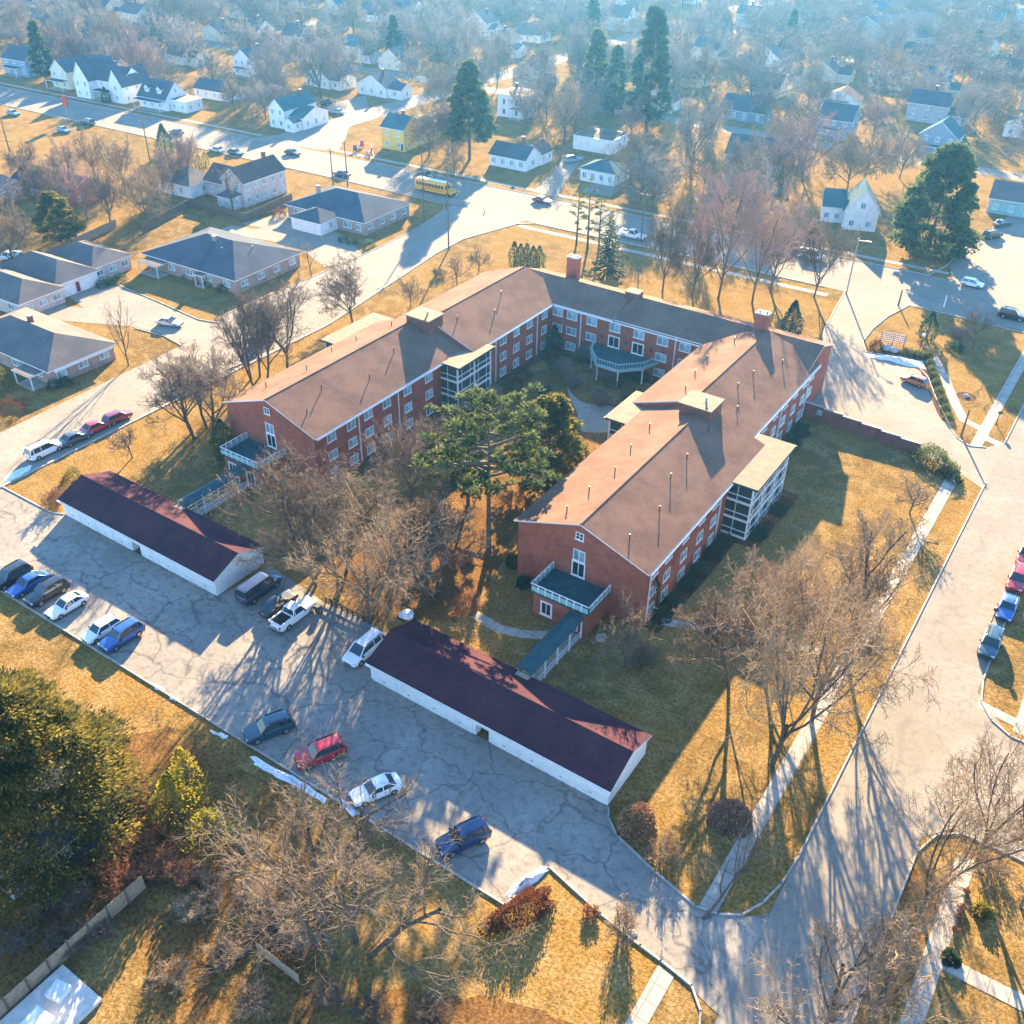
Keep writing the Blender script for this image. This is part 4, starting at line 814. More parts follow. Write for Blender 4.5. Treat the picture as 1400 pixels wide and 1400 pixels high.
for x in (-8.4, -3.4):
    m = MB(); m.extrude([(x-.8, .9, 4.4), (x+.8, .9, 4.4), (x+.8, .9, 5.6), (x, .9, 6.3), (x-.8, .9, 5.6)], (0, 2.2, 0)); dm = m.build('dormer', S_WHITE, D, True); r = MB(); gable_solid(r, x-.8, .9, x+.8, 3.1, 5.62, 6.32, .2, 'y', .08); r.build('dormer_roof', [SH_SLATE, TRIM], dm, True); put('window', window_mesh(.8, .9), dm, (x, .9, 5.2), R(-90))
porch(D, -11, -2.6, -.5, -.02, 2.7, SH_SLATE)
for x in (-9, -6, -3): window(D, (x, 0, 1.5), R(-90), 1.0, 1.3)
block(D, 0.02, 1.5, 6.5, 8, 3.0, 3.4, S_WHITE, FLATROOF, 'flat', 'x', .2, wins=(2, 2, 2, 0), ww=.9)
D = house('low white garage wing with dark roof beyond the farmhouse with dormers', (at(312, 140)[0], at(312, 140)[1]), 4, name='garage', cat='garage')
block(D, -14, 0, 0, 7, 2.7, 4.9, S_WHITE, SH_SLATE, 'gable', 'x', .4, wins=(4, 2, 3, 1), ww=.9)
D = house('large white house with dark roof and three sharp gables beside the main road', (-271.5, 194.0), 4)
block(D, -16, 1.5, -1, 10, 5.4, 9.0, S_WHITE, SH_SLATE, 'gable', 'x', .4, storeys=2, wins=(4, 0, 3, 2), ww=.95); block(D, -19, -1.6, -12.6, 11, 5.4, 10.0, S_WHITE, SH_SLATE, 'gable', 'y', .35, storeys=2, wins=(2, 1, 2, 3), ww=.9); block(D, -5, -.5, 0.6, 11, 5.0, 9.2, S_WHITE, SH_SLATE, 'gable', 'y', .35, storeys=2, wins=(1, 3, 1, 2), ww=.9)
porch(D, -12, -1.4, -5.4, 1.48, 2.6, SH_SLATE); lchim(D, -9, 7, 7.5, 10)
D = house('white house with wide teal roof between two gabled white houses', (at(143, 124)[0]-1, at(143, 124)[1]+4), 4)
block(D, -14, 0, 0, 10, 4.2, 7.8, S_WHITE, SH_TEAL, 'gable', 'x', .5, storeys=1, wins=(4, 2, 3, 2)); porch(D, -10, -2.2, -2, -.02, 2.6, SH_TEAL)
D = house('cream gabled house with green porch facing the main road', (-296.0, 195.6), 4)
block(D, -11.5, 0, -4, 11, 5.2, 8.4, S_CREAM, SH_SLATE, 'gable', 'y', .4, storeys=2, wins=(2, 0, 2, 3), ww=.95); block(D, -3.98, 3, 0, 11, 5.0, 8.0, S_CREAM, SH_SLATE, 'gable', 'y', .35, storeys=2, wins=(1, 3, 1, 0), ww=.9); porch(D, -11.5, -2.6, -4.2, -.02, 2.6, GREENROOF)
D = house('dark blue gray house in tree shade at the far photo edge', (at(40, 106)[0], at(40, 106)[1]), 4)
block(D, -12, 0, 0, 9, 5.0, 8.2, S_BLUE, SH_SLATE, 'gable', 'x', .4, storeys=2, wins=(3, 2, 3, 2)); porch(D, -10, -2.4, -3, -.02, 2.6, SH_SLATE)
D = house('yellow two storey house with teal roof on the corner of the cross street', (-170.2, 203.8), 3)
block(D, -7.4, 0, 0, 8, 5.6, 8.2, S_YELLOW, SH_TEAL, 'gable', 'x', .4, storeys=2, wins=(2, 2, 2, 2), ww=.95); block(D, -6.4, 8.02, -.4, 15.8, 3.6, 5.8, S_YELLOW, SH_TEAL, 'gable', 'y', .35, wins=(0, 3, 2, 2), ww=.9); door(D, -.7, 0, R(-90), .9, 2.1, P_TEAL); lchim(D, -3.6, 5, 7, 9)
D = house('white bungalow with slate roof facing the main road', (-134.8, 208.2), 2)
block(D, -10.8, 0, 0, 7, 2.9, 5.2, S_WHITE, SH_SLATE, 'gable', 'x', .45, wins=(4, 1, 2, 2), ww=1.3); block(D, -5.4, 7.02, 0.4, 12.6, 2.8, 4.8, S_WHITE, SH_BROWN, 'gable', 'y', .4, wins=(0, 2, 2, 2), ww=1.2); lchim(D, -4.4, 6.0, 4, 6.6)
D = house('white two storey house with pale flat hip roof and arched porch', (-164.6, 251.9), 4)
block(D, -8.5, 0, 0, 9.5, 6.2, 7.2, S_WHITE, FLATROOF, 'hip', 'x', .6, storeys=2, wins=(2, 3, 2, 3), ww=1.0, wh=1.6, glass=DARKG); lchim(D, -5.5, 6, 6.8, 8.4); porch(D, -3.4, -2.0, -.2, -.02, 2.8, SH_SLATE)
D = house('long white shed with half grey flat roof beside the dirt drive', (-125.0, 234.6), 3, name='shed', cat='shed')
block(D, -11.5, 0, 0, 10, 3.4, 3.6, S_WHITE, FLATROOF, 'flat', 'x', .15, wins=(0, 1, 1, 1)); m = MB(); m.box(-6.5, .8, 3.665, -.3, 9.6, 3.72); m.build('roof_patch', SH_BROWN, D, True)
D = house('small white house with bright teal roof next to the big oak', (-110.9, 210.8), 2)
block(D, -9.4, 0, 0, 8, 2.8, 4.8, S_WHITE, SH_TEAL, 'hip', 'x', .45, wins=(4, 2, 2, 1), ww=1.1, wh=1.4)
D = house('white gabled cottage with steep teal roof beside the large evergreen', (-49.4, 216.6), 20)
block(D, -7, 0, 0, 9.5, 4.2, 8.6, S_WHITE, SH_TEAL, 'gable', 'y', .45, storeys=1, wins=(2, 3, 2, 2), ww=1.1); window(D, (-3.5, 0, 5.4), R(-90), 1.1, 1.3); block(D, -11.5, 4, -7.02, 10, 3.6, 6.4, S_WHITE, SH_TEAL, 'gable', 'x', .4, wins=(2, 0, 1, 1))
D = house('bluish roofed house half hidden behind the reddish bare tree', (at(1058, 240)[0], at(1058, 240)[1]), 8)
block(D, -13, 0, 0, 9, 4.0, 7.6, S_GREY, SH_SLATE, 'gable', 'x', .45, storeys=1, wins=(3, 2, 3, 2)); block(D, -5, -4.5, -0.5, 0.02, 3.8, 6.2, S_GREY, SH_TEAL, 'gable', 'y', .4, wins=(2, 1, 0, 1))
D = house('green fronted house at the photo edge above the north street', (at(1412, 300)[0], at(1412, 300)[1]), 6)
block(D, -10, 0, 0, 9, 3.4, 6.2, S_GREY, SH_GREY, 'gable', 'x', .45, wins=(3, 2, 3, 2)); m = MB(); m.box(-9.4, -.05, .3, -.6, -.005, 2.9); m.build('front_panel', GREENRAIL, D, True)
D = house('very wide hall with pale grey low pitched roof far in the haze', (at(1222, 72)[0], at(1222, 72)[1]), -28, name='hall', cat='hall')
block(D, -34, 0, 0, 34, 4.5, 10.5, S_TAN, SH_GREY, 'gable', 'y', .8, wins=(6, 5, 5, 4), ww=2.0)
# bottom left edge: navy house corner, white deck and fence, shed wall
D = house('navy sided house corner with white trim at the photo edge under the pine', (at(50, 1185, 2.6)[0], at(50, 1185, 2.6)[1]), 0)
block(D, -14, 0, 0, 9, 2.7, 4.9, S_NAVY, SH_SLATE, 'gable', 'y', .35, wins=(3, 2, 2, 1), ww=1.2, wh=1.0); porch(D, -7, -2.2, -.8, -.02, 1.9, WHITE)
D = thing('wood_fence', 'tan board privacy fence with dark posts near the white patio', 'fence', (-49.9, 14, 0))
for i in range(9):
    a, b = 7.0+1.75*i, 7.0+1.75*(i+1)
    if b > 22.8: break
    m = MB()
    for k in range(11): m.box(-49.93+(.012 if k % 2 else 0), a+.08+(b-a-.16)*k/11, .05, -49.88+(.012 if k % 2 else 0), a+.08+(b-a-.16)*(k+1)/11-.012, 1.78+rnd.uniform(-.02, .02))
    m.build('fence_panel', WOOD, D); m = MB(); m.box(-49.97, a-.06, 0, -49.83, a+.06, 1.92); m.build('post', POLEW, D)
D = thing('patio_deck', 'white patio deck with boxy seat at the bottom photo edge', 'deck', (at(80, 1385)[0], at(80, 1385)[1], 0)); g0 = at(75, 1372)
m = MB(); m.obox((g0[0]+.4, g0[1]-.6, 0), (4.6, 5.4, .35), 0); m.build('platform', M('pale_decking', (.62, .58, .52), (.5, .47, .42), 2), D)
m = MB(); m.obox((g0[0]-.2, g0[1]+.6, .353), (1.3, 1.3, .45), .2); m.build('seat', TRIM, D); m = MB(); m.obox((g0[0]+.9, g0[1]-1.8, .353), (1.8, 1.8, .9), .1); m.build('cover', WHITE, D)
m = MB(); m.lathe([(.35, 0), (.4, .5), (.3, .8), (.05, .85)], (g0[0]-2.6, g0[1]+.6, 0), 12); tag(m.build('barbecue', METAL), 'black round barbecue standing between the fence and the white deck', 'barbecue')
D = thing('broken_fence', 'leaning grey fence section under the fallen branches', 'fence', (at(372, 1318)[0], at(372, 1318)[1], 0)); p0, p1 = Vector(at(352, 1300)), Vector(at(410, 1345)); m = MB()
for k in range(16): q = p0+(p1-p0)*(k+.5)/16; m.obox((q.x, q.y, 0), ((p1-p0).length/16-.02, .04, 1.25+rnd.uniform(-.08, .05)), math.atan2((p1-p0).y, (p1-p0).x))
m.build('boards', WOOD, D); m = MB()
for z in (.35, .95): q = (p0+p1)/2; m.obox((q.x+.05, q.y+.05, z), ((p1-p0).length, .06, .09), math.atan2((p1-p0).y, (p1-p0).x))
m.build('rails', POLEW, D)
D = thing('wood_fence', 'dark board fence around the painted brick house yard', 'fence', (at(335, 303)[0], at(335, 303)[1], 0))
for i, (p, q) in enumerate(((at(262, 282), at(336, 303)), (at(336, 303), at(400, 275)), (at(195, 318), at(262, 282)))):
    p, q = Vector(p), Vector(q); c = (p+q)/2; m = MB(); m.obox((c.x, c.y, .05), ((q-p).length-.05, .07, 1.75), math.atan2((q-p).y, (q-p).x)); m.build('fence_panel', POLEW, D)
    n = 8
    for k in range(n): c = p+(q-p)*k/n; m = MB(); m.obox((c.x, c.y, 0), (.14, .16, 1.95), math.atan2((q-p).y, (q-p).x)); m.build('post', POLEW, D)
D = thing('wood_fence', 'long pale board fence behind the stepped grey duplex', 'fence', (at(90, 330)[0], at(90, 330)[1], 0))
for p, q in ((at(0, 385), at(85, 345)), (at(85, 345), at(160, 310))):
    p, q = Vector(p), Vector(q); c = (p+q)/2; m = MB(); m.obox((c.x, c.y, .05), ((q-p).length-.05, .07, 1.6), math.atan2((q-p).y, (q-p).x)); m.build('fence_panel', WOOD, D)
# ---------------------------------------------------------------- poles, lamps, signs, yard things
def pole(label, base, top, arm=True, lamp=False, mat=POLEW):
    g = at(*base); h = height_for(g, top); t = thing('utility_pole' if not lamp else 'street_lamp', label, 'utility pole' if not lamp else 'street lamp', (g[0], g[1], 0))
    m = MB(); m.tube((0, 0, 0), (0, 0, h), .17, .11, 8); m.build('pole', mat, t, True)
    if arm:
        m = MB(); m.box(-1.2, -.06, h-.75, 1.2, .06, h-.62); m.build('crossarm', mat, t, True)
        for x in (-1.05, -.5, .5, 1.05): m = MB(); m.lathe([(.05, 0), (.07, .1), (.03, .18)], (x, 0, h-.62), 7); m.build('insulator', GALV, t, True)
    if lamp: m = MB(); m.tube((0, 0, h-.4), (1.9, -.6, h), .05, n=6); m.box(1.6, -.78, h-.06, 2.5, -.5, h+.1); m.build('lamp_arm', GALV, t, True)
    return t
pole('taller brown power pole of the pair on the main road verge', (475.5, 255), 192); pole('shorter leaning power pole of the pair on the main road verge', (455.5, 253), 202)
pole('tall power pole on the corner verge in front of the school bus', (580, 303), 221); pole('tall slim power pole at the shaded west street mouth', (613.5, 341), 217)
pole('power pole on the verge behind the bare tree thicket', (206, 224), 163); pole('power pole at the far photo edge south of the main road', (13, 207), 140)
pole('grey street light pole at the entrance of the turnaround lot', (1157, 402), 326, arm=False, lamp=True, mat=GALV); pole('short thin pole on the corner lawn by the red lattice screen', (1228, 418), 396, arm=False, mat=METAL)
pole('small power pole standing in front of the yellow house', (577, 226), 196); pole('slim pole beside the dark spruce and the three pines', (876, 330), 262)
pole('short white pole on the corner verge of the north street', (1290, 420), 404, arm=False, mat=TRIM); pole('brown pole beside the curving garden walk', (1314, 596), 560, arm=False)
def post_lamp(label, base, top, globe, name='post_lamp'):
    g = at(*base); h = height_for(g, top); t = thing(name, label, 'lamp', (g[0], g[1], 0)); m = MB(); m.tube((0, 0, 0), (0, 0, h), .06, .05, 8); m.lathe([(.12, 0), (.12, .1), (.07, .15)], (0, 0, 0), 8); m.build('post', METAL, t, True)
    m = MB(); m.lathe([(.1, 0), (.26, .12), (.3, .3), (.22, .46), (.05, .52)], (0, 0, h), 12); m.build('lamp_globe', globe, t, True, True)
post_lamp('white globe lamp on a thin post beside the hedge and small evergreen', (1256, 483), 460, WHITE); post_lamp('black topped lamp post beside the sidewalk crossing', (1362, 580), 566, METAL); post_lamp('black topped lamp post at the kerb by the teal SUV', (1351, 862), 836, METAL)
g = at(95, 167); t = thing('road_sign', 'red road sign on a tall post beside the main road', 'sign', (g[0], g[1], 0)); m = MB(); m.tube((0, 0, 0), (0, 0, 6.2), .1, n=7); m.build('post', GALV, t, True); m = MB(); m.box(-1.0, -.08, 4.2, 1.0, -.1-.03, 7.2); m.box(-1.0, .1, 4.2, 1.0, .13, 7.2); m.build('panel', P_RED, t, True)
def hydrant(label, p): g = at(*p); m = MB(); m.lathe([(.16, 0), (.16, .08), (.11, .1), (.11, .5), (.15, .52), (.12, .64), (.03, .72)], (0, 0, 0), 10); m.tube((-.22, 0, .38), (.22, 0, .38), .06, n=7); me = m.mesh('fire_hydrant', [P_ORANGE]); tag(put('fire_hydrant', me, None, (g[0], g[1], 0)), label, 'hydrant')
hydrant('fire hydrant on the verge near the west street mouth', (662, 292))
# lattice screen, boulders, urn bed
g = at(1219, 472); t = thing('lattice_screen', 'red brown slatted lattice screen on the corner lawn', 'trellis', (g[0], g[1], 0), R(10))
for x in (-1.9, 0, 1.9): m = MB(); m.box(x-.09, -.09, 0, x+.09, .09, 2.3); m.build('post', REDW, t, True)
m = MB()
for i in range(13): m.box(-1.9+.3*i, -.05, .6, -1.76+.3*i, .05, 2.2)
for i in range(5): m.box(-1.95, -.1, .7+.34*i, 1.95, -.052, .8+.34*i, 1)
m.build('slats', [REDW, TRIM], t, True)
def boulder(label, p, s, mat=KERBC):
    g = at(*p); m = MB(); n = 9; rs = [(1, 0), (1.1, .25), (.9, .6), (.45, .9)]; V = [[(s*r*rnd.uniform(.8, 1.15)*math.cos(6.283*i/n), s*r*rnd.uniform(.8, 1.15)*math.sin(6.283*i/n), s*z*rnd.uniform(.8, 1.1)) for i in range(n)] for r, z in rs]
    for A, Bb in zip(V, V[1:]):
        for i in range(n): m.face([A[i], A[(i+1) % n], Bb[(i+1) % n], Bb[i]])
    m.face(V[-1]); tag(put('boulder', m.mesh('boulder', [mat]), None, (g[0], g[1], 0)), label, 'boulder')
boulder('pale boulder beside the lattice screen', (1211, 477), .9); boulder('second pale boulder between the lattice screen and shaded snow', (1222, 480), .8); boulder('white boulder on the lawn behind the garage row end', (556, 842), .8, SNOW)
boulder('pale rock under the bare bush by the entrance', (822, 873), .6); boulder('blue grey stone in the middle of the round flower bed', (1321, 542), .45)
boulder('stone at the kerb near the tall drive grass', (865, 1277), .35)
def chair(label, p, mat, rz):
    g = at(*p); t = thing('lawn_chair', label, 'chair', (g[0], g[1], 0), R(rz), 'lawn chairs in front of the yellow house'); sc = 1.5; m = MB(); m.box(-.35*sc, -.4*sc, .32*sc, .35*sc, .35*sc, .40*sc); m.build('seat', mat, t, True)
    m = MB(); m.extrude([(-.36*sc, .3*sc, .38*sc), (.36*sc, .3*sc, .38*sc), (.3*sc, .62*sc, 1.05*sc), (-.3*sc, .62*sc, 1.05*sc)], (0, .07*sc, .02)); m.build('backrest', mat, t, True)
    for s in (-1, 1):
        m = MB(); m.box(s*.36*sc-.08, -.45*sc, .58*sc, s*.36*sc+.08, .45*sc, .64*sc); m.build('armrest', mat, t, True)
        for y in (-.38, .38): m = MB(); m.box(s*.36*sc-.06, y*sc-.06, 0, s*.36*sc+.06, y*sc+.06, .575*sc); m.build('leg', mat, t, True)
chair('red lawn chair beside the teal one, farther from the yellow house', (494, 202), P_RED, 20); chair('teal lawn chair beside the red ones on the corner lawn', (487, 208), P_TEAL, 60); chair('red lawn chair nearest the yellow house front', (505, 211), P_RED, -30)
for lab, p in (('grey wheeled bin behind the pickup at the railing', (436, 838)), ('dark wheeled bin by the courtyard balcony', (905, 512))):
    g = at(*p); t = thing('wheeled_bin', lab, 'bin', (g[0], g[1], 0.03)); m = MB(); m.extrude([(-.28, -.3, .08), (.28, -.3, .08), (.28, .3, .08), (-.28, .3, .08)], (0, 0, .9)); m.build('body', P_GREY, t, True); m = MB(); m.box(-.31, -.33, .983, .31, .36, 1.05); m.build('lid', METAL, t, True)
    for s in (-1, 1): m = MB(); m.tube((s*.24, .3, .1), (s*.3, .3, .1), .1, n=10); m.build('wheel', TYRE, t, True)
# the far neighbourhood
NEAR_HOUSES = [(o.location.x, o.location.y) for o in COL.objects if o.type == 'EMPTY' and o.get('category') in ('house', 'garage', 'shed', 'hall')]
FARP = []
def in_view(x, y, m=60):
    p = px_of(x, y, 3); return -m < p[0] < 1400+m and -45 < p[1] < 330
WC = (('white', S_WHITE), ('white', S_WHITE), ('cream', S_CREAM), ('grey', S_GREY), ('tan', S_TAN), ('blue', S_BLUE), ('white', S_WHITE)); RC = (('slate', SH_SLATE), ('brown', SH_BROWN), ('teal', SH_TEAL), ('grey', SH_GREY), ('slate', SH_SLATE))
fr = random.Random(5)
rows = []
for ys in (250, 290, 327, 363, 412, 450, 502, 545, 585, 625):
    x = -560
    while x < 30:
        x += fr.uniform(17, 33); rows.append((x+fr.uniform(-2, 2), ys+.012*x+3+fr.uniform(-4, 4)))
def area_of(x, y):
    p = px_of(x, y, 3); a = 'above the white farmhouses' if p[0] < 330 else 'behind the yellow house' if p[0] < 620 else 'beyond the flat roofed white house' if p[0] < 860 else 'behind the big oak' if p[0] < 1060 else 'behind the wide grey hall' if p[1] < 75 else 'around the large evergreen'
    return a
for x, y in rows:
    if not in_view(x, y, 40) or abs(x+205) < 13 or any(math.hypot(x-a-(-5), y-b-5) < 25 for a, b in NEAR_HOUSES): continue
    if -40 < x < -5 and y < 300: continue
    hx, hy = at(1165, 50)
    if abs(x-hx) < 26 and abs(y-hy) < 28: continue
    FARP.append((x, y)); (wn, wm), (rn, rm) = fr.choice(WC), fr.choice(RC); two = fr.random() < .45; ax = fr.choice('xy'); d = px_of(x, y, 3)[1]
    size = 'tall' if two else 'low'; sh = 'gable in front' if ax == 'y' else 'eaves in front'
    t = thing('house', f'{size} {wn} house with {rn} roof, {sh}, {area_of(x, y)}', 'house', (x, y, 0), R(fr.uniform(-4, 6)), f'{wn} houses with {rn} roofs {area_of(x, y)}')
    a, b = fr.uniform(4.2, 6), fr.uniform(3.8, 5); he = 5.2 if two else 3.0
    block(t, -a, -b, a, b, he, he+fr.uniform(2.6, 3.8), wm, rm, 'gable', ax, .45, 2 if two else 1, (3, 2, 0, 0) if two else (3, 2, 0, 0), ww=1.05)
    if fr.random() < .5: block(t, a+.02, -b+1, a+fr.uniform(3, 5.5), b-1.5, 2.8, 4.4, wm, rm, 'gable', 'x', .35, 1, (1, 1, 0, 0))
    else: porch(t, -a*.7, -b-2.2, a*.5, -b-.02, 2.6, rm)
    if fr.random() < .6: lchim(t, fr.uniform(-a*.5, a*.5), fr.uniform(.3, 1.2), he+1.5, he+4.4)
# ---------------------------------------------------------------- trees
def v_norm(v): l = math.sqrt(v[0]*v[0]+v[1]*v[1]+v[2]*v[2]) or 1; return (v[0]/l, v[1]/l, v[2]/l)
def perp_basis(d):
    a = (0, 0, 1) if abs(d[2]) < .9 else (1, 0, 0); u = v_norm((d[1]*a[2]-d[2]*a[1], d[2]*a[0]-d[0]*a[2], d[0]*a[1]-d[1]*a[0]))
    return u, (d[1]*u[2]-d[2]*u[1], d[2]*u[0]-d[0]*u[2], d[0]*u[1]-d[1]*u[0])
STY = {  # per level: kids, angle, length ratio, up pull, wobble, segments
 'vase':  dict(stems=1, trunk=.20, kids=(6, 6, 6, 5, 6), ang=(46, 42, 44, 48, 52), lr=(1.6, .62, .58, .56, .62), up=(.04, .09, .06, .03, .02), wob=(.05, .13, .15, .15, .16), seg=(3, 5, 4, 3, 2), t0=(.72, .25, .2, .15, .1)),
 'oak':   dict(stems=1, trunk=.30, kids=(8, 6, 6, 5, 5), ang=(58, 46, 46, 50, 52), lr=(1.05, .62, .60, .58, .58), up=(.02, .07, .06, .04, .02), wob=(.06, .22, .24, .22, .22), seg=(4, 5, 4, 3, 2), t0=(.42, .25, .2, .15, .1)),
 'upright': dict(stems=1, trunk=.55, kids=(11, 6, 5, 5, 5), ang=(42, 38, 42, 46, 50), lr=(.62, .55, .58, .58, .6), up=(.02, .16, .10, .06, .03), wob=(.05, .14, .18, .24, .3), seg=(5, 4, 3, 3, 2), t0=(.32, .25, .2, .15, .1)),
 'multi': dict(stems=4, trunk=.42, kids=(6, 5, 5, 5, 5), ang=(42, 38, 42, 46, 50), lr=(.80, .62, .60, .58, .6), up=(.06, .10, .08, .05, .03), wob=(.10, .15, .17, .17, .18), seg=(4, 4, 4, 3, 2), t0=(.40, .25, .2, .15, .1)),
 'spread': dict(stems=6, trunk=.55, kids=(6, 5, 5, 5, 5), ang=(44, 42, 44, 46, 50), lr=(.66, .60, .58, .58, .6), up=(.07, .08, .06, .04, .03), wob=(.13, .17, .19, .18, .18), seg=(5, 4, 4, 3, 2), t0=(.30, .25, .2, .15, .1)),
 'small': dict(stems=1, trunk=.26, kids=(7, 6, 5, 4), ang=(52, 44, 46, 50), lr=(1.1, .62, .6, .6), up=(.02, .06, .06, .04), wob=(.06, .2, .24, .3), seg=(3, 4, 3, 2), t0=(.62, .2, .15, .1)),
 'bush':  dict(stems=9, trunk=.55, kids=(6, 6, 5), ang=(30, 38, 46), lr=(.62, .6, .55), up=(.05, .06, .04), wob=(.12, .2, .28), seg=(3, 3, 2), t0=(.15, .15, .1)),
 'thin':  dict(stems=1, trunk=.5, kids=(9, 5, 4), ang=(36, 38, 44), lr=(.55, .55, .6), up=(.03, .16, .1), wob=(.05, .14, .2), seg=(4, 4, 3), t0=(.3, .25, .1)),
 'far':   dict(stems=1, trunk=.30, kids=(8, 7, 7, 6), ang=(50, 44, 46, 52), lr=(1.2, .62, .62, .6), up=(.03, .09, .07, .03), wob=(.06, .18, .24, .3), seg=(3, 3, 2, 1), t0=(.5, .25, .15, .1)),
}
def skeleton(style, seed, r0):
    S = STY[style]; rg = random.Random(seed); segs = []; kids, ang, lr, up, wob, sg, t0 = (S[k] for k in ('kids', 'ang', 'lr', 'up', 'wob', 'seg', 't0')); last = len(kids)
    def grow(p, d, L, r, lv):
        n = sg[lv] if lv < len(sg) else 1; st = L/n; pts = [(p, d)]; w_ = wob[lv] if lv < len(wob) else .3; u_ = up[lv] if lv < len(up) else .02
        rt = r*(.62 if lv == 0 else .35)
        for i in range(n):
            d = v_norm((d[0]+rg.gauss(0, w_), d[1]+rg.gauss(0, w_), d[2]+rg.gauss(0, w_)+u_)); q = (p[0]+d[0]*st, p[1]+d[1]*st, p[2]+d[2]*st)
            segs.append((p, q, r+(rt-r)*i/n, r+(rt-r)*(i+1)/n, lv)); p = q; pts.append((p, d))
        if lv >= last: return
        k = kids[lv]; az = rg.uniform(0, 6.28)
        for j in range(k):
            t = t0[lv]+(1-t0[lv])*(j+rg.uniform(.1, .9))/k; f = t*n; i = min(int(f), n-1); f -= i
            a, b = pts[i][0], pts[i+1][0]; q = tuple(a[c]+(b[c]-a[c])*f for c in range(3)); dd = pts[i+1][1]
            az += 2.4+rg.uniform(-.5, .5); th = R(ang[lv]*rg.uniform(.6, 1.3)); u, v = perp_basis(dd)
            e = v_norm(tuple(dd[c]*math.cos(th)+(u[c]*math.cos(az)+v[c]*math.sin(az))*math.sin(th) for c in range(3)))
            grow(q, e, L*lr[lv]*(1.1-.45*t)*rg.uniform(.75, 1.2), (r+(rt-r)*t)*(.66 if lv == 0 else .6), lv+1)
    ns = S['stems']
    for s in range(ns):
        a = 6.28*s/ns+rg.uniform(-.3, .3); tl = 0 if ns == 1 else (.28 if style == 'multi' else (.15, 1.1, .5, .9, .25, 1.2)[s % 6] if style == 'spread' else rg.uniform(.1, .75)); base = (0, 0, -.1) if ns == 1 else (.06*math.cos(a), .06*math.sin(a), -.1)
        grow(base, v_norm((tl*math.cos(a)+rg.gauss(0, .03), tl*math.sin(a)+rg.gauss(0, .03), 1)), S['trunk']*rg.uniform(.9, 1.1), r0, 0)
    return segs
def tube_mesh(name, P0, P1, A, Bq, n, mat):
    D = P1-P0; D /= np.maximum(np.linalg.norm(D, axis=1, keepdims=True), 1e-9); ref = np.where(np.abs(D[:, 2:3]) < .9, np.array([[0, 0, 1.]]), np.array([[1., 0, 0]]))
    U = np.cross(D, ref); U /= np.maximum(np.linalg.norm(U, axis=1, keepdims=True), 1e-9); W = np.cross(D, U); N = len(P0); th = np.arange(n)*2*np.pi/n
    ring = U[:, None, :]*np.cos(th)[None, :, None]+W[:, None, :]*np.sin(th)[None, :, None]
    V = np.concatenate([P0[:, None, :]+ring*A[:, None, None], P1[:, None, :]+ring*Bq[:, None, None]], 1).reshape(-1, 3)
    i = np.arange(n); j = (i+1) % n; q = np.stack([i, j, j+n, i+n], 1); Q = (np.arange(N)[:, None, None]*2*n+q[None]).reshape(-1, 4)
    return np_mesh(name, V, Q, [mat])
TREES = {}
def bare_tree_meshes(style, seed, H, Rr, r0, twig=.018, split=2, twmat=TWIG, keep=1.0):
    key = ('bare', style, seed, H, Rr, twmat.name, keep)
    if key in TREES: return TREES[key]
    sg = skeleton(style, seed, r0); P0 = np.array([s[0] for s in sg]); P1 = np.array([s[1] for s in sg]); A = np.array([s[2] for s in sg]); Bq = np.array([s[3] for s in sg]); L = np.array([s[4] for s in sg])
    mx = P1[:, 2].max(); rad = np.percentile(np.hypot(P1[:, 0], P1[:, 1]), 97); sc = np.array([Rr/rad, Rr/rad, H/mx]); P0 = P0*sc; P1 = P1*sc
    if keep < 1: k = np.random.RandomState(seed).rand(len(L)) < np.where(L >= L.max(), keep, 1); P0, P1, A, Bq, L = P0[k], P1[k], A[k], Bq[k], L[k]
    t = twig*np.array([9, 5, 2.6, 1.5, 1.0, .9])[np.minimum(5, np.maximum(0, 5-(L.max()-L)))]; A = np.maximum(A, t*.9); Bq = np.maximum(Bq, t*.6); big = L < split
    TREES[key] = (tube_mesh('trunk', P0[big], P1[big], A[big], Bq[big], 7, BARK), tube_mesh('crown', P0[~big], P1[~big], A[~big], Bq[~big], 3, twmat)); return TREES[key]
def quad_cloud(name, C, N, S, asp, mat, rs):
    n = len(C); N = N/np.maximum(np.linalg.norm(N, axis=1, keepdims=True), 1e-9); rv = rs.normal(size=(n, 3)); U = np.cross(N, rv); U /= np.maximum(np.linalg.norm(U, axis=1, keepdims=True), 1e-9); W = np.cross(N, U)
    U = U*S[:, None]; W = W*(S*asp)[:, None]; V = np.stack([C-U, C-W*.9+U*.1, C+U, C+W*.9+U*.1], 1).reshape(-1, 3); Q = np.arange(4*n).reshape(n, 4); return np_mesh(name, V, Q, [mat])
def spray_cloud(name, C, Dr, S, asp, mat, rs):     # long quads pointing along Dr
    n = len(C); U = Dr/np.maximum(np.linalg.norm(Dr, axis=1, keepdims=True), 1e-9); W = np.cross(U, rs.normal(size=(n, 3))); W /= np.maximum(np.linalg.norm(W, axis=1, keepdims=True), 1e-9)
    U = U*S[:, None]; W = W*(S*asp)[:, None]; V = np.stack([C, C+U*.45-W, C+U, C+U*.45+W], 1).reshape(-1, 3); return np_mesh(name, V, np.arange(4*n).reshape(n, 4), [mat])
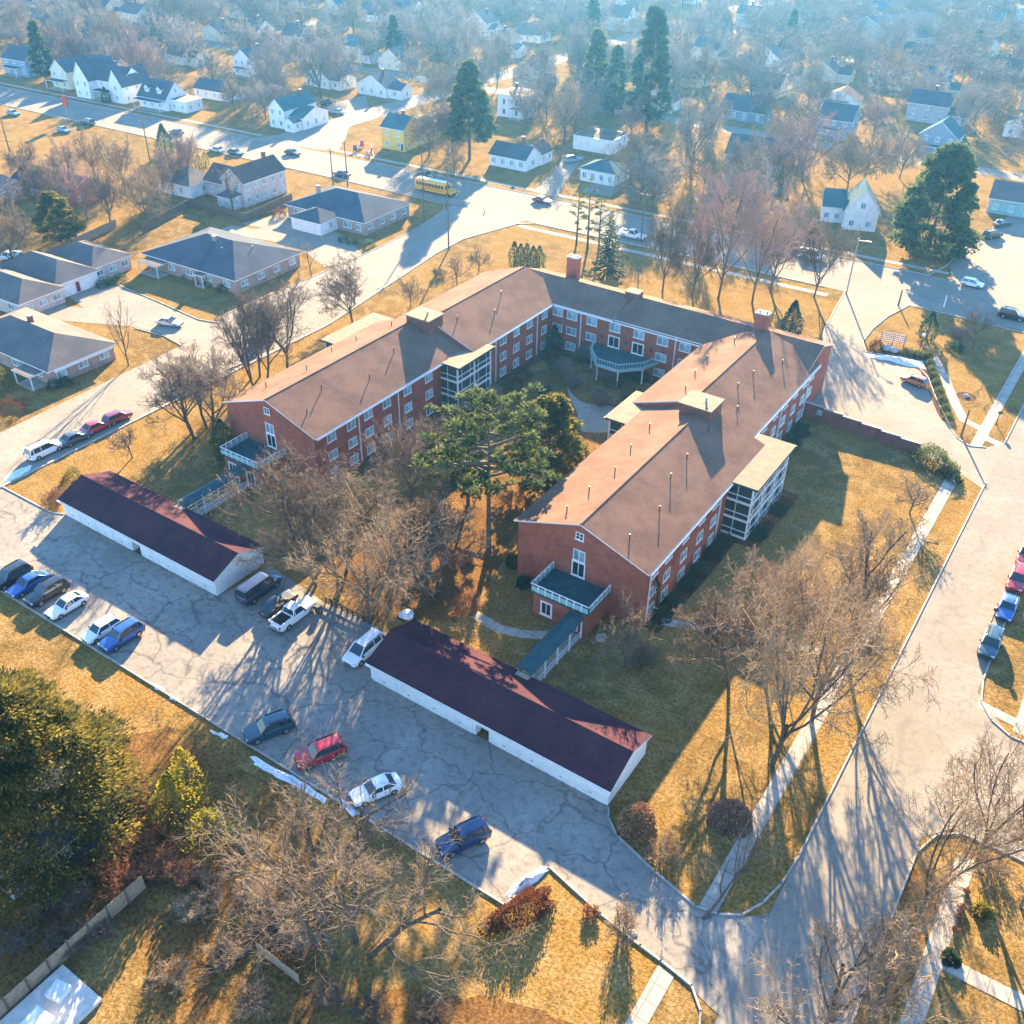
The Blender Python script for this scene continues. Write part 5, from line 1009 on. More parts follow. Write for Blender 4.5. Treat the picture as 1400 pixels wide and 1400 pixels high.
def spruce_meshes(seed, H, Rr, mat=NEEDLEB, clear=.06, dens=1.0):
    key = ('spruce', seed, H, Rr, mat.name)
    if key in TREES: return TREES[key]
    rs = np.random.RandomState(seed); C, Dd, S = [], [], []; lim = []
    nb = int(H*13*dens)
    for i in range(nb):
        t = clear+(1-clear)*(i/nb)**.92; z = t*H; L = Rr*(1-t)**.82*rs.uniform(.62, 1.12)+.15; az = i*2.4+rs.uniform(-.4, .4); dz = .25*(t-.35)-.12; d = np.array([math.cos(az), math.sin(az), dz]); d /= np.linalg.norm(d); b0 = np.array([0, 0, z]); lim.append((b0, b0+d*L*.85, .05*(1-t)+.015))
        k = max(6, int(L*16))
        for u in np.linspace(.12, 1, k):
            side = rs.uniform(-1, 1); q = np.array([-d[1], d[0], 0]); dirn = d*.8+q*side*1.1+np.array([0, 0, rs.uniform(-.55, .15)]); C.append(b0+d*L*u+rs.normal(0, .06, 3)); Dd.append(dirn); S.append(rs.uniform(.28, .55)*(.55+.6*L/max(Rr, 1)))
    P0 = np.array([[0, 0, -.1]]+[l[0] for l in lim]); P1 = np.array([[0, 0, H*.97]]+[l[1] for l in lim]); A = np.array([.011*H+.05]+[l[2] for l in lim]); Bq = np.array([.02]+[.012]*len(lim))
    TREES[key] = (tube_mesh('trunk', P0, P1, A, Bq, 6, BARK), spray_cloud('crown', np.array(C), np.array(Dd), np.array(S), .30, mat, rs)); return TREES[key]
def pine_meshes(seed, H, Rr, mat=NEEDLE, clear=.35, ncl=150, per=60, tw=.2, sl=1.0):
    key = ('pine', seed, H, Rr, mat.name)
    if key in TREES: return TREES[key]
    rs = np.random.RandomState(seed); P0, P1, A, Bq = [np.array([0, 0, -.1])], [np.array([rs.normal(0, .2), rs.normal(0, .2), H*.94])], [.013*H+.08], [.05]; C, Dd, S = [], [], []
    nl = max(14, ncl//6)
    for i in range(nl):
        t = (i+.5)/nl; z = H*(clear+(1-clear)*t*.98); prof = math.sin(math.pi*min(1, .22+.78*t))**.7 if t > .25 else .72+.5*t; L = Rr*prof*rs.uniform(.7, 1.1)+.3; az = i*2.4+rs.uniform(-.5, .5); d = np.array([math.cos(az), math.sin(az), .12+.45*t]); d /= np.linalg.norm(d); b0 = np.array([0, 0, z-.12*L]); e = b0+d*L; P0.append(b0); P1.append(e); A.append(.05+.02*L); Bq.append(.025)
        for j in range(max(2, int(ncl/nl*L/Rr+.5))):
            u = rs.uniform(.35, 1.05); c = b0+d*L*u+rs.normal(0, 1, 3)*np.array([.14, .14, .07])*Rr*.9*u; P0.append(b0+d*L*max(.1, u-.2)); P1.append(c); A.append(.03); Bq.append(.012); rad = rs.uniform(.55, 1.0)*max(.75, Rr*.16)
            for _ in range(per):
                o = rs.normal(0, 1, 3); o /= np.linalg.norm(o); o[2] = abs(o[2])*.8-.15; C.append(c+o*rad*rs.uniform(.1, .6)); Dd.append(o+np.array([0, 0, .25])); S.append(rad*rs.uniform(.3, .62)*sl)
    TREES[key] = (tube_mesh('trunk', np.array(P0), np.array(P1), np.array(A), np.array(Bq), 6, BARK), spray_cloud('crown', np.array(C), np.array(Dd), np.array(S), tw, mat, rs)); return TREES[key]
def mass_meshes(seed, H, Rr, mat, nb=60, per=420, sz=.5, z0=.06, cone=.5, asp=.3):
    key = ('mass', seed, H, Rr, mat.name)
    if key in TREES: return TREES[key]
    rs = np.random.RandomState(seed); C, Dd, S = [], [], []; lim = [(np.array([0, 0, -.1]), np.array([0, 0, H*.93]))]
    for i in range(nb):
        t = (i+.5)/nb; z = H*(z0+(.97-z0)*t); env = Rr*(min(1, t*4+.55)*(1-t)**cone*1.05+.03); az = i*2.4+rs.uniform(-.6, .6); u = rs.uniform(.55, .98)**.7; c = np.array([env*u*math.cos(az), env*u*math.sin(az), z]); br = Rr*rs.uniform(.16, .30)*(1.05-.45*t); lim.append((np.array([0, 0, z-.1*env]), c)); k = int(per*rs.uniform(.7, 1.3))
        v = rs.normal(size=(k, 3)); v /= np.linalg.norm(v, axis=1, keepdims=True); v[:, 2] = np.where(v[:, 2] < -.3, -v[:, 2], v[:, 2]); r = br*rs.uniform(.35, 1.12, k)[:, None]; C.append(c+v*r*np.array([1.15, 1.15, .62])); out = np.array([math.cos(az), math.sin(az), .1]); Dd.append(v+out*.9+rs.normal(0, .35, (k, 3))); S.append(sz*rs.uniform(.5, 1.3, k))
    P0 = np.array([a for a, b in lim]); P1 = np.array([b for a, b in lim]); A = np.array([.015*H+.06]+[.06]*nb); TREES[key] = (tube_mesh('trunk', P0, P1, A, A*.3, 6, BARK), spray_cloud('crown', np.concatenate(C), np.concatenate(Dd), np.concatenate(S), asp, mat, rs)); return TREES[key]
def column_meshes(seed, H, Rr, mat=NEEDLE, top=1.6, per=900, sz=.22):
    key = ('col', seed, H, Rr, mat.name, top)
    if key in TREES: return TREES[key]
    rs = np.random.RandomState(seed); n = int(per*max(1, H*Rr/3)); t = rs.uniform(.02, 1, n); prof = np.clip(np.minimum(1, (1-t)*top+.06)*np.minimum(1, t*5+.45), .03, 1); az = rs.uniform(0, 6.283, n); lump = 1+.16*np.sin(az*3+t*9+seed)+.12*np.sin(az*7-t*15)
    r = Rr*prof*lump*np.sqrt(rs.uniform(.45, 1.1, n)); C = np.stack([r*np.cos(az), r*np.sin(az), t*H], 1); Dd = np.stack([np.cos(az)*.8, np.sin(az)*.8, np.full(n, .9)], 1)+rs.normal(0, .45, (n, 3))
    P0 = np.array([[0, 0, -.1]]); P1 = np.array([[0, 0, H*.85]]); TREES[key] = (tube_mesh('trunk', P0, P1, np.array([.1+.02*H]), np.array([.03]), 6, BARK), spray_cloud('crown', C, Dd, np.full(n, sz)*rs.uniform(.7, 1.4, n), .38, mat, rs)); return TREES[key]
def shrub_mesh(seed, H, Rr, mat, n=1500, sz=.16, lx=1.0, name='shrub'):
    la = .25 if name == 'round_bush' else 1.0
    key = ('shrub', seed, H, Rr, mat.name, lx)
    if key in TREES: return TREES[key]
    rs = np.random.RandomState(seed); v = rs.normal(size=(n, 3)); v /= np.linalg.norm(v, axis=1, keepdims=True); v[:, 2] = np.abs(v[:, 2]); az = np.arctan2(v[:, 1], v[:, 0]); lump = 1+la*(.13*np.sin(az*3+seed)+.10*np.sin(az*5+v[:, 2]*6+seed*2)); rad = (rs.uniform(.35, 1.0, n)**.45)*lump
    C = v*rad[:, None]*np.array([Rr*lx, Rr, H]); C[:, 2] += .02; TREES[key] = spray_cloud(name, C, v+rs.normal(0, .5, (n, 3)), sz*rs.uniform(.6, 1.4, n), .35, mat, rs); return TREES[key]
def plant(meshes, g, rz, label, cat='tree', name='bare_tree', group=None, sc=1.0):
    t = thing(name, label, cat, (g[0], g[1], 0), rz, group); t.scale = (sc, sc, sc) if not isinstance(sc, tuple) else sc
    put('trunk', meshes[0], t); put('crown', meshes[1], t); return t
def bare(label, px, top, Rr, style='vase', seed=1, r0=.25, twmat=TWIG, hk=.9, group=None, twig=.024, rz=None, keep=1.0, H=None, split=2):
    Rr = round(Rr*(1.0 if style in ('thin', 'small', 'far') else 1.25), 2)
    g = at(*px); H = H or round(height_for(g, top)*hk, 1); return plant(bare_tree_meshes(style, seed, H, Rr, r0, twig, split, twmat, keep), g, rnd.uniform(0, 6.28) if rz is None else rz, label, group=group)
def shrub(label, px, H, Rr, mat, seed=1, lx=1.0, rz=0.0, n=1500, sz=.16, name='shrub', cat='shrub', group=None):
    g = at(*px); return tag(put(name, shrub_mesh(seed, H, Rr, mat, n, sz, lx, name), None, (g[0], g[1], 0), R(rz)), label, cat, group)
def bush(label, px, H, Rr, seed=1, twmat=TWIG, name='bare_shrub', twig=.016, group=None):
    g = at(*px); ms = bare_tree_meshes('bush', seed, H, Rr, .04, twig, 1, twmat); t = thing(name, label, 'shrub', (g[0], g[1], 0), rnd.uniform(0, 6.28), group); put('stems', ms[0], t); put('twigs', ms[1], t); return t
# around the apartment building
bare('multi stemmed bare tree on the lawn near the parked red cars', (280, 594), 452, 6.2, 'multi', 3, .24, keep=.8)
bare('tall bare tree behind the roof, right of the twin trunked tree', (389, 503), 372, 5.6, 'vase', 5, .26, keep=.7)
bare('twin trunked bare tree beside the tall one along the west lawn', (353, 521), 385, 5.2, 'multi', 8, .2, keep=.7)
bare('broad bare tree at the kerb bend of the west street', (484, 440), 345, 5.5, 'vase', 12, .22)
bare('small bare ornamental tree on the lawn behind the garage row', (181, 626), 578, 2.6, 'small', 14, .10, hk=1)
bare('slender upright bare tree on the grass point of the court', (175, 500), 408, 3.0, 'thin', 15, .12, hk=1)
bare('young thin bare tree beside the slate roofed duplex end', (426, 378), 328, 2.4, 'thin', 16, .10, hk=1)
bare('huge spreading bare tree between the two garage rows', (503, 846), 640, 8.0, 'vase', 21, .30, hk=.95, keep=.75, twmat=TWIGT)
bare('large bare tree crowding the left wing wall behind the parked van', (408, 764), 592, 7.5, 'vase', 22, .28, hk=.95, keep=.75)
bare('wide bare tree with dark trunk behind the pickup truck', (452, 792), 615, 7.0, 'multi', 23, .24, hk=.85, keep=.7, twmat=TWIGT)
bare('slim bare tree on the golden courtyard lawn beside the big pine', (584, 800), 655, 5.0, 'multi', 24, .14)
bare('bare tree behind the courtyard bushes next to the left wing', (560, 690), 545, 5.2, 'vase', 25, .2)
bare('big bare tree on the side lawn closest to the sidewalk bend', (1052, 1044), 762, 8.0, 'vase', 31, .32, twmat=TWIGT, hk=.95)
bare('tall bare tree by the sidewalk with the palest crown', (1112, 986), 712, 7.2, 'vase', 32, .30, twmat=TWIGT, hk=.9)
bare('slim bare tree between the two big side lawn trees', (1000, 935), 790, 5.2, 'upright', 33, .2)
bare('tall grey bare tree deeper on the side lawn toward the porch stack', (1040, 905), 742, 5.4, 'vase', 35, .24, hk=.95)
bare('upright bare tree by the sidewalk above the palest crowned tree', (1158, 905), 690, 4.6, 'upright', 36, .22, hk=.95, twmat=TWIGT)
bare('small pruned bare tree in the sunny patch of the side lawn', (1243, 702), 646, 3.3, 'small', 34, .14, hk=1)
bare('huge many limbed bare tree in the foreground beside the tan meadow', (468, 1288), 1030, 9.2, 'spread', 41, .24, hk=.76, keep=.22, split=3, twig=.014, twmat=TWIGB)
bare('bare street tree on the grass strip near the bottom corner', (1262, 1244), 1050, 5.6, 'vase', 42, .24, keep=.55, twig=.017, twmat=TWIGT)
bare('bare street tree nearest the side street corner', (1338, 1180), 1000, 4.6, 'vase', 43, .2, keep=.55, twig=.017, twmat=TWIGT)
bare('bare tree half cut by the photo edge in the front yard', (1398, 1240), 1080, 4.4, 'vase', 44, .2, keep=.55, twig=.017, twmat=TWIGT)
bare('pale bare tree at the bottom edge over the east street kerb', (1135, 1470), 1250, 6.0, 'multi', 45, .2, keep=.45, twig=.017, twmat=TWIGB)
bare('small pale bare tree by the brick entrance porch', (856, 914), 815, 3.6, 'small', 46, .13, twmat=TWIGT, hk=.95)
GB = 'tall bare trees in a row behind the back wing'
for i, (x, y, t, r_, st, lab, tm) in enumerate(((905, 398, 255, 4.2, 'vase', 'first bare tree of the row behind the roof, next to the dark spruce', TWIG), (946, 405, 285, 4.2, 'vase', 'second bare tree of the row behind the back wing roof', TWIG), (980, 408, 205, 6.2, 'upright', 'tallest reddish crowned bare tree of the row behind the roof', TWIGP), (1028, 414, 218, 6.8, 'vase', 'broad reddish bare tree directly behind the brick chimney', TWIGP), (1054, 398, 300, 4.2, 'upright', 'narrow bare tree just beyond the broad reddish one', TWIG), (1111, 406, 288, 4.6, 'vase', 'last bare tree of the row beside the turnaround entrance', TWIG), (958, 352, 270, 4.5, 'far', 'bare tree across the lawn close to the main road, in front of the oak', TWIGP))):
    bare(lab, (x, y), t, r_, st, 50+i, .24, tm, .93, GB)
bare('small round bare tree on the back lawn near the dirt ring', (626, 389), 345, 3.4, 'small', 61, .14, hk=1, twmat=TWIGT); bare('second small round bare tree on the back lawn', (655, 372), 335, 3.2, 'small', 62, .14, hk=1, twmat=TWIGT); bare('low bare tree beside the west street behind the roof', (562, 418), 375, 3.0, 'small', 63, .12, hk=1)
bare('small grey round bare tree by the sidewalk on the corner lawn', (1331, 478), 415, 4.0, 'small', 64, .15, hk=1.02)
bare('massive oak with one long low limb beside the teal roofed house', (877, 266), 152, 8.5, 'oak', 65, .42, hk=.95)
bare('golden small bare tree in front of the big spruce', (619, 242), 190, 3.8, 'small', 66, .16, hk=1, twmat=TWIGT)
plant(pine_meshes(71, 21, 8.4, NEEDLE, .48, 210, 75), at(668, 756), 1.0, 'tall thick trunked pine in the courtyard in front of the left wing', name='pine_tree')
plant(mass_meshes(72, 13.5, 5.2, NEEDLEO, 70, 330, .5, .12, .45), at(748, 668), 2.0, 'bushy olive green pine in the courtyard beside the curved path', name='pine_tree')
plant(pine_meshes(73, 13, 5.8, NEEDLE, .25, 220, 85), at(640, 690), .3, 'dark green pine behind the thick trunked courtyard pine', name='pine_tree')
plant(mass_meshes(74, 17.0, 8.2, NEEDLEO, 150, 620, .42, .08, .45, .2), at(58, 1145), 0, 'big dark olive pine filling the bottom left part of the photo', name='pine_tree')
plant(spruce_meshes(75, 12.6, 3.3, NEEDLEB), at(830, 376), 0, 'dense dark spruce behind the back wing chimney', name='spruce_tree')
GP = 'thin trunked pines on the back lawn'
for i, (x, y, t) in enumerate(((788, 334, 250), (803, 341, 240), (818, 345, 268))):
    g = at(x, y); plant(pine_meshes(76+i, round(height_for(g, t)*.97, 1), 1.9, NEEDLE, .25, 46, 45), g, i*2.0, ('first thin pine beside the dark spruce, farthest from it', 'tallest thin pine, the middle one of three near the spruce', 'thin pine standing closest to the dark spruce')[i], name='pine_tree', group=GP)
g = at(642, 218); plant(mass_meshes(80, round(height_for(g, 78)*.97, 1), 6.2, NEEDLE, 80, 380, .7, .22, .75), g, 0, 'towering green pine between the yellow house and white bungalow', name='pine_tree')
g = at(1268, 345); plant(mass_meshes(81, 21.5, 8.0, NEEDLE, 90, 420, .7, .03, .55), g, 0, 'large dense evergreen beside the white gabled cottage', name='pine_tree')
g = at(86, 338); plant(mass_meshes(82, 11.0, 4.4, NEEDLEO, 50, 260, .5, .2, .5), g, 0, 'bright green pine behind the long pale fence', name='pine_tree')
for i, (x, y, t, lab) in enumerate(((884, 175, 8, 'tallest far evergreen rising in the haze above the oak'), (812, 152, 38, 'dark far pine beyond the flat roofed white house'), (838, 160, 62, 'second dark far pine beyond the long white shed'), (64, 112, 28, 'far evergreen above the cream gabled house'), (808, 72, -5, 'hazy spruce near the top edge of the photo'), (1078, 72, 12, 'hazy evergreen beside the wide grey hall'), (540, 85, 20, 'hazy narrow evergreen above the yellow house'), (215, 70, 25, 'hazy evergreen above the white farmhouses'), (1325, 95, 40, 'hazy evergreen far above the large evergreen'))):
    g = at(x, y); plant(mass_meshes(90+i % 3, 19, 3.6, NEEDLE if i % 2 else NEEDLEB, 60, 130, .8, .1, .7), g, i, lab, name='spruce_tree', sc=max(.6, height_for(g, t)/19))
# thicket of bare trees south of the main road
GT2 = 'bare trees of the thicket beside the painted brick house'
for i, (x, y, t, r_) in enumerate(((40, 262, 190, 4.6), (82, 292, 205, 5.0), (118, 300, 190, 5.6), (152, 310, 210, 5.0), (205, 312, 215, 5.4), (238, 268, 205, 4.2), (172, 262, 185, 5.0), (130, 250, 190, 4.6), (262, 250, 200, 3.8), (20, 372, 262, 4.8), (4, 330, 250, 4.5), (96, 262, 195, 4.6), (55, 300, 230, 4.2), (222, 292, 228, 4.4))):
    bare(('leafless grey tree inside the thicket beside the painted brick house' if i not in (4, 9, 10, 12) else {4: 'bare tree casting long shadows on the golden lawn by the fence', 9: 'tall bare tree at the photo edge above the stepped duplex', 10: 'bare tree at the photo edge by the white parked car', 12: 'bare tree just behind the brown brick bungalow roof'}[i]), (x, y), t, r_, 'far', 100+i % 5, .2, (TWIG, TWIGT, TWIGP)[i % 3], .95, GT2 if i not in (4, 9, 10, 12) else None, .03, H=13.0)
bare('dark bare tree standing against the painted brick house', (320, 292), 205, 3.6, 'thin', 107, .2, hk=1)
# columns, hedges and shrubs
GA = 'dark arborvitae columns clustered behind the roof'
for i in range(5): plant(column_meshes(110+i, 5.2-.25*(i % 2), 1.05, NEEDLE, 2.2, 700), at(703+8.5*i, 366+1.5*i), 0, 'dark pointed arborvitae in the tight cluster behind the roof peak', name='arborvitae', group=GA)
plant(column_meshes(116, 7.2, 1.7, NEEDLEB, 1.8), at(1078, 466), 0, 'plump arborvitae behind the far gable beside the turnaround', name='arborvitae'); plant(column_meshes(117, 5.0, 1.5, NEEDLEB, 1.8), at(1266, 464), 0, 'small dark evergreen beside the globe lamp on the corner lawn', name='arborvitae')
plant(column_meshes(118, 6.2, 1.35, NEEDLE, 2.4), at(309, 628), 0, 'dark teardrop arborvitae at the left wing corner', name='arborvitae')
for i, (x, y, lab) in enumerate(((878, 836, 'slim arborvitae nearest the brick corner of the right wing'), (889, 838, 'slim arborvitae next to the corner downspout'))): plant(column_meshes(119+i, 5.0+.5*i, .7, NEEDLE, 2.6, 500), at(x, y), 0, lab, name='arborvitae')
for i in range(7): plant(column_meshes(124+i % 2, 3.4, .9, NEEDLE, 2.2, 400), at(228+9*i, 246-3*i), 0, 'dark green cone shrub in the hedge row behind the pale garage', name='arborvitae', group='cone shrubs behind the pale garage')
plant(column_meshes(126, 8, 2.2, NEEDLEB, 1.6), at(228, 214), 0, 'dark garden evergreen beside the main road verge', name='arborvitae'); plant(column_meshes(127, 4.6, 1.3, NEEDLEB, 1.8), at(146, 141), 0, 'dark cypress beside the large white gabled house', name='arborvitae')
shrub('big rounded green yew at the end of the brick garden wall', (1276, 634), 2.0, 2.6, NEEDLE, 1, 1.5, -35, 3800, .2); shrub('low green juniper joined to the yew by the sidewalk', (1298, 652), 1.2, 1.5, NEEDLE, 2, 1.3, -35, 1600, .18)
shrub('neat round tan bush at the garage corner', (871, 1131), 2.5, 1.7, TANL, 3, 1, 0, 14000, .14, 'round_bush'); shrub('purplish brown round bush beside the sidewalk', (998, 1122), 1.8, 1.8, TANB, 4, 1.1, 0, 9000, .15, 'round_bush')
shrub('long rust red hedge at the corner of the lot', (711, 1250), 1.9, 1.15, RUSTL, 5, 2.9, 63, 8000, .13, 'rust_hedge', 'hedge')
bush('small round reddish shrub on the sunny lawn beside the drive', (806, 1252), 1.0, .8, 6, TWIGR); bush('tall brown clump of drive grass by the kerb', (852, 1276), 3.2, 1.9, 7, TWIGT); bush('upright tan grass clump across the drive', (908, 1175), 2.6, 1.8, 8, TWIGT)
bush('rust brown shrub at the lawn tip beside the garage row', (78, 690), 2.2, 2.0, 9, TWIGR); shrub('olive shrub behind the garage row corner', (100, 657), 1.8, 1.4, NEEDLEO, 7)
shrub('rust orange shrub at the photo edge by the near duplex', (14, 562), 2.0, 2.4, RUSTL, 8, 1.2); shrub('green pine shrub above the rust orange shrub', (2, 528), 2.6, 2.0, NEEDLEO, 9)
shrub('orange shrub beside the lattice screen', (1198, 478), 1.6, 1.2, RUSTL, 10); shrub('dark shrub behind the small evergreen on the corner lawn', (1305, 478), 1.3, 1.5, NEEDLEB, 11); bush('pinkish bare shrub on the corner lawn', (1310, 462), 2.4, 2.4, 11, TWIGP)
shrub('orange red shrub by the duplex nearest the main road', (382, 296), 1.8, 1.6, RUSTL, 12)
GH = 'clipped green mounds in the curving hedge of the turnaround'
for i in range(13):
    t = i/12; P = [(1238, 484), (1268, 490), (1280, 525), (1296, 573)]; k = min(int(t*3), 2); f = t*3-k; shrub('clipped green mound in the curving hedge by the turnaround', (P[k][0]*(1-f)+P[k+1][0]*f, P[k][1]*(1-f)+P[k+1][1]*f), .95, .85, NEEDLE, 13+i % 3, 1, 0, 700, .14, 'hedge_mound', 'hedge', GH)
GR = 'dark shrubs along the outer wall of the right wing'
for i, y in enumerate((76.5, 79, 83, 86, 90, 93)): x = -30.3; tag(put('shrub', shrub_mesh(16+i % 3, 1.5, 1.1, NEEDLEB, 900, .16), None, (x, y, 0)), 'dark shrub against the outer brick wall between downspouts', 'shrub', GR)
for i, y in enumerate((97, 100, 103, 106)): tag(put('shrub', shrub_mesh(19+i % 2, 1.4, 1.2, TWIGR if i % 2 else NEEDLEB, 900, .15), None, (-27.4, y, 0)), 'low shrub at the foot of the sunlit screened porch stack', 'shrub', 'shrubs below the porch stack')
for i, y in enumerate((112, 116, 120, 124)): tag(put('shrub', shrub_mesh(21+i % 2, 1.8, 1.4, NEEDLEB, 1000, .17), None, (-32, y, 0)), 'dark tall shrub by the outer wall near the garden wall', 'shrub', 'tall shrubs by the garden wall')
GC = 'shrubs massed in the courtyard below the balcony'
cr = random.Random(3)
for i in range(26):
    x, y = cr.uniform(-75, -52), cr.uniform(112, 126.2)
    if i > 18: x, y = cr.uniform(-75, -73), cr.uniform(98, 118)
    if i % 3: tag(put('shrub', shrub_mesh(23+i % 4, 1.5, 1.4, (NEEDLEB, NEEDLE, NEEDLEB, RUSTL)[i % 4], 1000, .17), None, (x, y, 0), cr.uniform(0, 6)), ('dark evergreen shrub in the courtyard border' if i % 4 != 3 else 'rust leaved shrub in the courtyard border'), 'shrub', GC+(' rust' if i % 4 == 3 else ''))
    else:
        ms = bare_tree_meshes('bush', 30+i % 3, 2.8, 2.2, .04, .016, 1, TWIGP); t = thing('bare_shrub', 'pinkish bare shrub in the courtyard border', 'shrub', (x, y, 0), cr.uniform(0, 6), 'bare shrubs in the courtyard border'); put('stems', ms[0], t); put('twigs', ms[1], t)
plant(column_meshes(128, 4.6, 1.2, NEEDLEB, 1.6), (-75.2, 126), 0, 'dark upright evergreen in the inner courtyard corner', name='arborvitae')
bush('low dark bare shrub on the shaded lawn below the covered walk', (880, 905), 2.0, 2.2, 31, TWIG); bush('brownish bare shrub beneath the courtyard pine', (700, 690), 2.4, 2.6, 32, TWIGR); bush('rust shrub in the golden grass beside the big pine', (620, 770), 2.2, 2.4, 33, TWIGR); bush('brown shrub beside the slim courtyard tree', (600, 815), 1.6, 1.8, 34, TWIG); bush('rust shrub next to the garage row behind the long shadows', (640, 832), 1.8, 2.2, 35, TWIGR)
shrub('dark green shrub against the gable wall corner', (702, 772), 1.5, 1.0, NEEDLE, 24); shrub('dark shrub wedged against the entrance porch', (716, 800), 1.0, .9, NEEDLEB, 25)
GD = 'dark shrubs below duplex windows'
for i, (x, y) in enumerate(((240, 372), (256, 378), (272, 384), (286, 390), (305, 398), (470, 330), (482, 334), (505, 336), (410, 300), (425, 304), (75, 530), (88, 526), (140, 392), (152, 388), (165, 383))): shrub('dark foundation shrub below the shaded duplex wall', (x, y), 1.3, 1.25, NEEDLEB, 22+i % 4, 1, 0, 700, .17, group=GD)
# foreground brush
plant(column_meshes(140, 6.0, 2.3, YELLOWL, 1.3, 420, .24), at(246, 1120), 0, 'bright yellow green young tree behind the brush, lower half', name='leafy_tree'); plant(column_meshes(141, 6.4, 1.5, YELLOWL, 1.6, 300, .24), at(262, 1090), 0, 'taller slim olive young tree right behind the yellow green one', name='leafy_tree'); plant(column_meshes(142, 4.0, 2.2, YELLOWL, 1.3, 260, .24), at(290, 1150), 0, 'low yellow green bush in front of the slim olive tree', name='leafy_tree')
GF = 'tangled bare shrubs of the foreground brush'
fr2 = random.Random(9)
for i, (x, y) in enumerate(((150, 1190), (180, 1160), (205, 1190), (170, 1220), (230, 1180), (255, 1200), (215, 1140), (195, 1110))): bush('rust brown tangled shrub in the brush under the big pine', (x, y), fr2.uniform(1.6, 2.4), fr2.uniform(1.7, 2.3), 36+i % 3, TWIGR, group=GF+', rust ones')
for i, (x, y) in enumerate(((285, 1215), (320, 1200), (350, 1230), (300, 1250), (265, 1250), (340, 1270), (380, 1250), (245, 1290), (310, 1300), (275, 1330), (400, 1290), (370, 1330), (230, 1340), (430, 1330), (350, 1370), (290, 1390))): (i % 2 == 0) and bush('pale grey tan tangled shrub in the brush left of the foreground tree', (x, y), fr2.uniform(.9, 1.6), fr2.uniform(1.7, 2.4), 39+i % 3, TWIGB, group=GF+', pale ones')
for i, (x, y) in enumerate(((510, 1385), (590, 1392), (450, 1370))): bush('brown brush clump along the bottom edge of the meadow', (x, y), fr2.uniform(1.3, 1.9), fr2.uniform(1.4, 2.0), 42+i % 2, TWIG, group=GF+' by the meadow')
for i, (x, y) in enumerate(((60, 1240), (110, 1225), (95, 1290), (30, 1290), (130, 1280))): bush('dark low shrub in the shaded yard beside the board fence', (x, y), 1.4, 1.8, 44+i % 2, TWIG, group='low shrubs in the shaded yard')
GY = 'small dried garden plants on the front yard lawn'
for i, (x, y) in enumerate(((1321, 1222), (1316, 1243), (1311, 1255), (1304, 1274))): bush('dried brown tuft in the short row on the front yard', (x, y), .7, .45, 46, TWIGR, group=GY)
shrub('bright green tuft on the front yard lawn', (1342, 1248), .9, .7, NEEDLEO, 26); bush('grey bare shrub at the foot of the corner street tree', (1355, 1190), 1.8, 1.5, 47, TWIGT)
shrub('dark shrub by the front walk corner', (1299, 1312), .7, .7, NEEDLEB, 27); bush('round bare shrub on the back lawn beside the two small round trees', (600, 378), 1.8, 1.8, 48, TWIGT)
# fallen branches
for i, (a, b, lab) in enumerate((((333, 1308), (262, 1350), 'pale fallen branch forking on the dark leaf litter'), ((420, 1270), (318, 1275), 'long grey fallen branch lying in the brush'), ((975, 1240), (1065, 1125), 'grey limb lying along the sidewalk strip'))):
    p, q = Vector(at(*a)), Vector(at(*b)); d = q-p; ms = bare_tree_meshes('thin', 150+i, d.length, d.length*.25, .12, .02, 2, TWIGT); t = thing('fallen_branch', lab, 'branch', (p.x, p.y, .25)); t.rotation_euler = (0, R(86), math.atan2(d.y, d.x)); put('limb', ms[0], t); put('twigs', ms[1], t)
# the woods of the far neighbourhood: every tree its own object, a dozen shared crowns
FARM = [bare_tree_meshes('far', 160+i, 15, 8.2, .26, .052, 2, tm) for i, tm in enumerate((TWIGG, TWIGG, TWIGT, TWIGP, TWIGG))]+[bare_tree_meshes('far', 170+i, 18, 7.0, .26, .055, 2, TWIGG) for i in range(2)]
wr = random.Random(21); placed = []
def blocked(x, y):
    if yb(x)-3 < y < yt(x)+5: return True
    if -215 < x < -195: return True
    if -31 < x < -9 and y < 300: return True
    for c in (272, 345, 430, 520):
        if abs(y-(c+4+.012*x)) < 6: return True
    for a, b in NEAR_HOUSES:
        if -16 < x-a < 5 and -6 < y-b < 16: return True
    for a, b in FARP:
        if abs(x-a) < 7.5 and -9 < y-b < 6.5: return True
    for a, b in placed:
        if math.hypot(x-a, y-b) < 7.5: return True
    return False
OPEN = [at(330, 100), at(450, 175), at(700, 215), at(560, 165), at(500, 150), at(290, 80), at(440, 160), at(520, 145), at(800, 215), at(755, 265), at(640, 185)]
cnt = 0
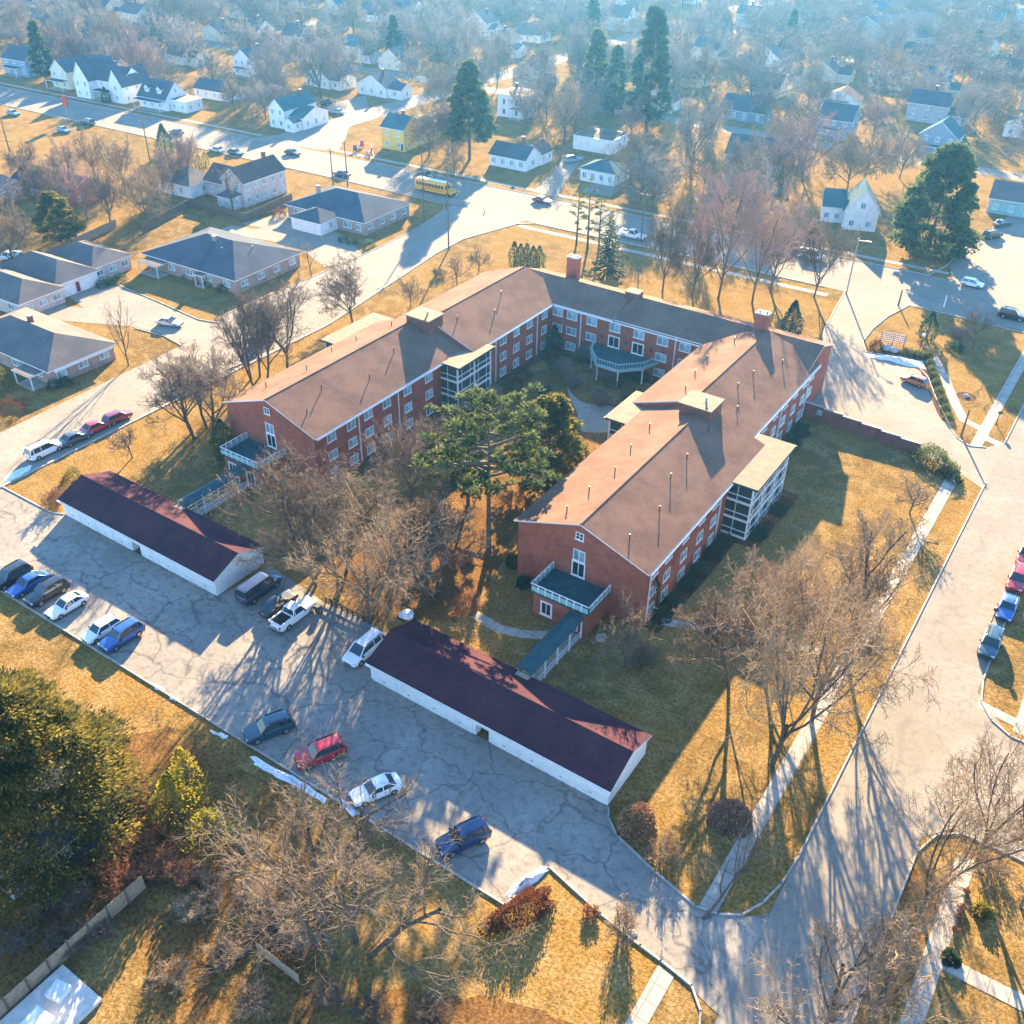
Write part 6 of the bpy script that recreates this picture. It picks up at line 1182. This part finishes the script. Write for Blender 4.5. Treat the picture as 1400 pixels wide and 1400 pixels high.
while cnt < 240 and len(placed) < 3000:
    x, y = wr.uniform(-560, 30), 200+wr.random()**1.7*430
    if not in_view(x, y, 70) or blocked(x, y): continue
    if any(math.hypot(x-a, y-b) < 13 for a, b in OPEN): continue
    p = px_of(x, y, 0)
    if p[1] > 215 and p[0] < 860: continue
    if 1120 < p[0] < 1330 and p[1] > 300: continue
    placed.append((x, y)); cnt += 1; k = wr.randrange(len(FARM)); s = wr.uniform(.7, 1.15); tint = 'pinkish' if k == 3 else 'pale' if k == 2 else 'tall grey' if k > 4 else 'spreading grey'
    plant(FARM[k], (x, y), wr.uniform(0, 6.28), f'{tint} bare tree in the hazy woods {area_of(x, y)}', group=f'{tint} bare trees {area_of(x, y)}', sc=(s, s, s*wr.uniform(.85, 1.15)))
wv, wn = [], 0; Wr = random.Random(77); FARL = [skeleton('far', 180+i, .26) for i in range(4)]; acc = [[], [], [], []]
while wn < 430:
    x, y = Wr.uniform(-620, 20), Wr.uniform(235, 700)
    p = px_of(x, y, 3)
    if not (-90 < p[0] < 1490 and -60 < p[1] < 150) or blocked(x, y): continue
    placed.append((x, y)); wn += 1; s = FARL[wn % 4]; k = np.random.RandomState(wn).rand(len(s)) < .42
    P0 = np.array([q[0] for q in s]); P1 = np.array([q[1] for q in s]); A = np.array([q[2] for q in s]); L = np.array([q[4] for q in s]); k |= L < 3
    sc_ = Wr.uniform(.8, 1.15)*np.array([8.0, 8.0, 15.0])/np.array([np.percentile(np.hypot(P1[:, 0], P1[:, 1]), 97)]*2+[P1[:, 2].max()]); a = Wr.uniform(0, 6.28); Rm = np.array([[math.cos(a), -math.sin(a), 0], [math.sin(a), math.cos(a), 0], [0, 0, 1]])
    acc[0].append((P0[k]*sc_)@Rm.T+np.array([x, y, 0])); acc[1].append((P1[k]*sc_)@Rm.T+np.array([x, y, 0])); A = np.maximum(A[k], .075); acc[2].append(A); acc[3].append(A*.8)
structure(put('far_woods', tube_mesh('far_woods', *[np.concatenate(q) for q in acc], 3, TWIGG)), 'stuff')
# ---------------------------------------------------------------- haze
m = MB(); m.box(-801, -121, -1, 261, 901, 76); hz = m.build('haze', []); hz['kind'] = 'stuff'
hm = bpy.data.materials.new('haze_air'); hm.use_nodes = True; n = hm.node_tree.nodes; n.clear(); out = n.new('ShaderNodeOutputMaterial'); pv = n.new('ShaderNodeVolumePrincipled')
pv.inputs['Color'].default_value = (0.13, 0.48, 1.0, 1); pv.inputs['Density'].default_value = 0.000165; pv.inputs['Anisotropy'].default_value = 0.6
hm.node_tree.links.new(pv.outputs[0], out.inputs['Volume']); hz.data.materials.append(hm)
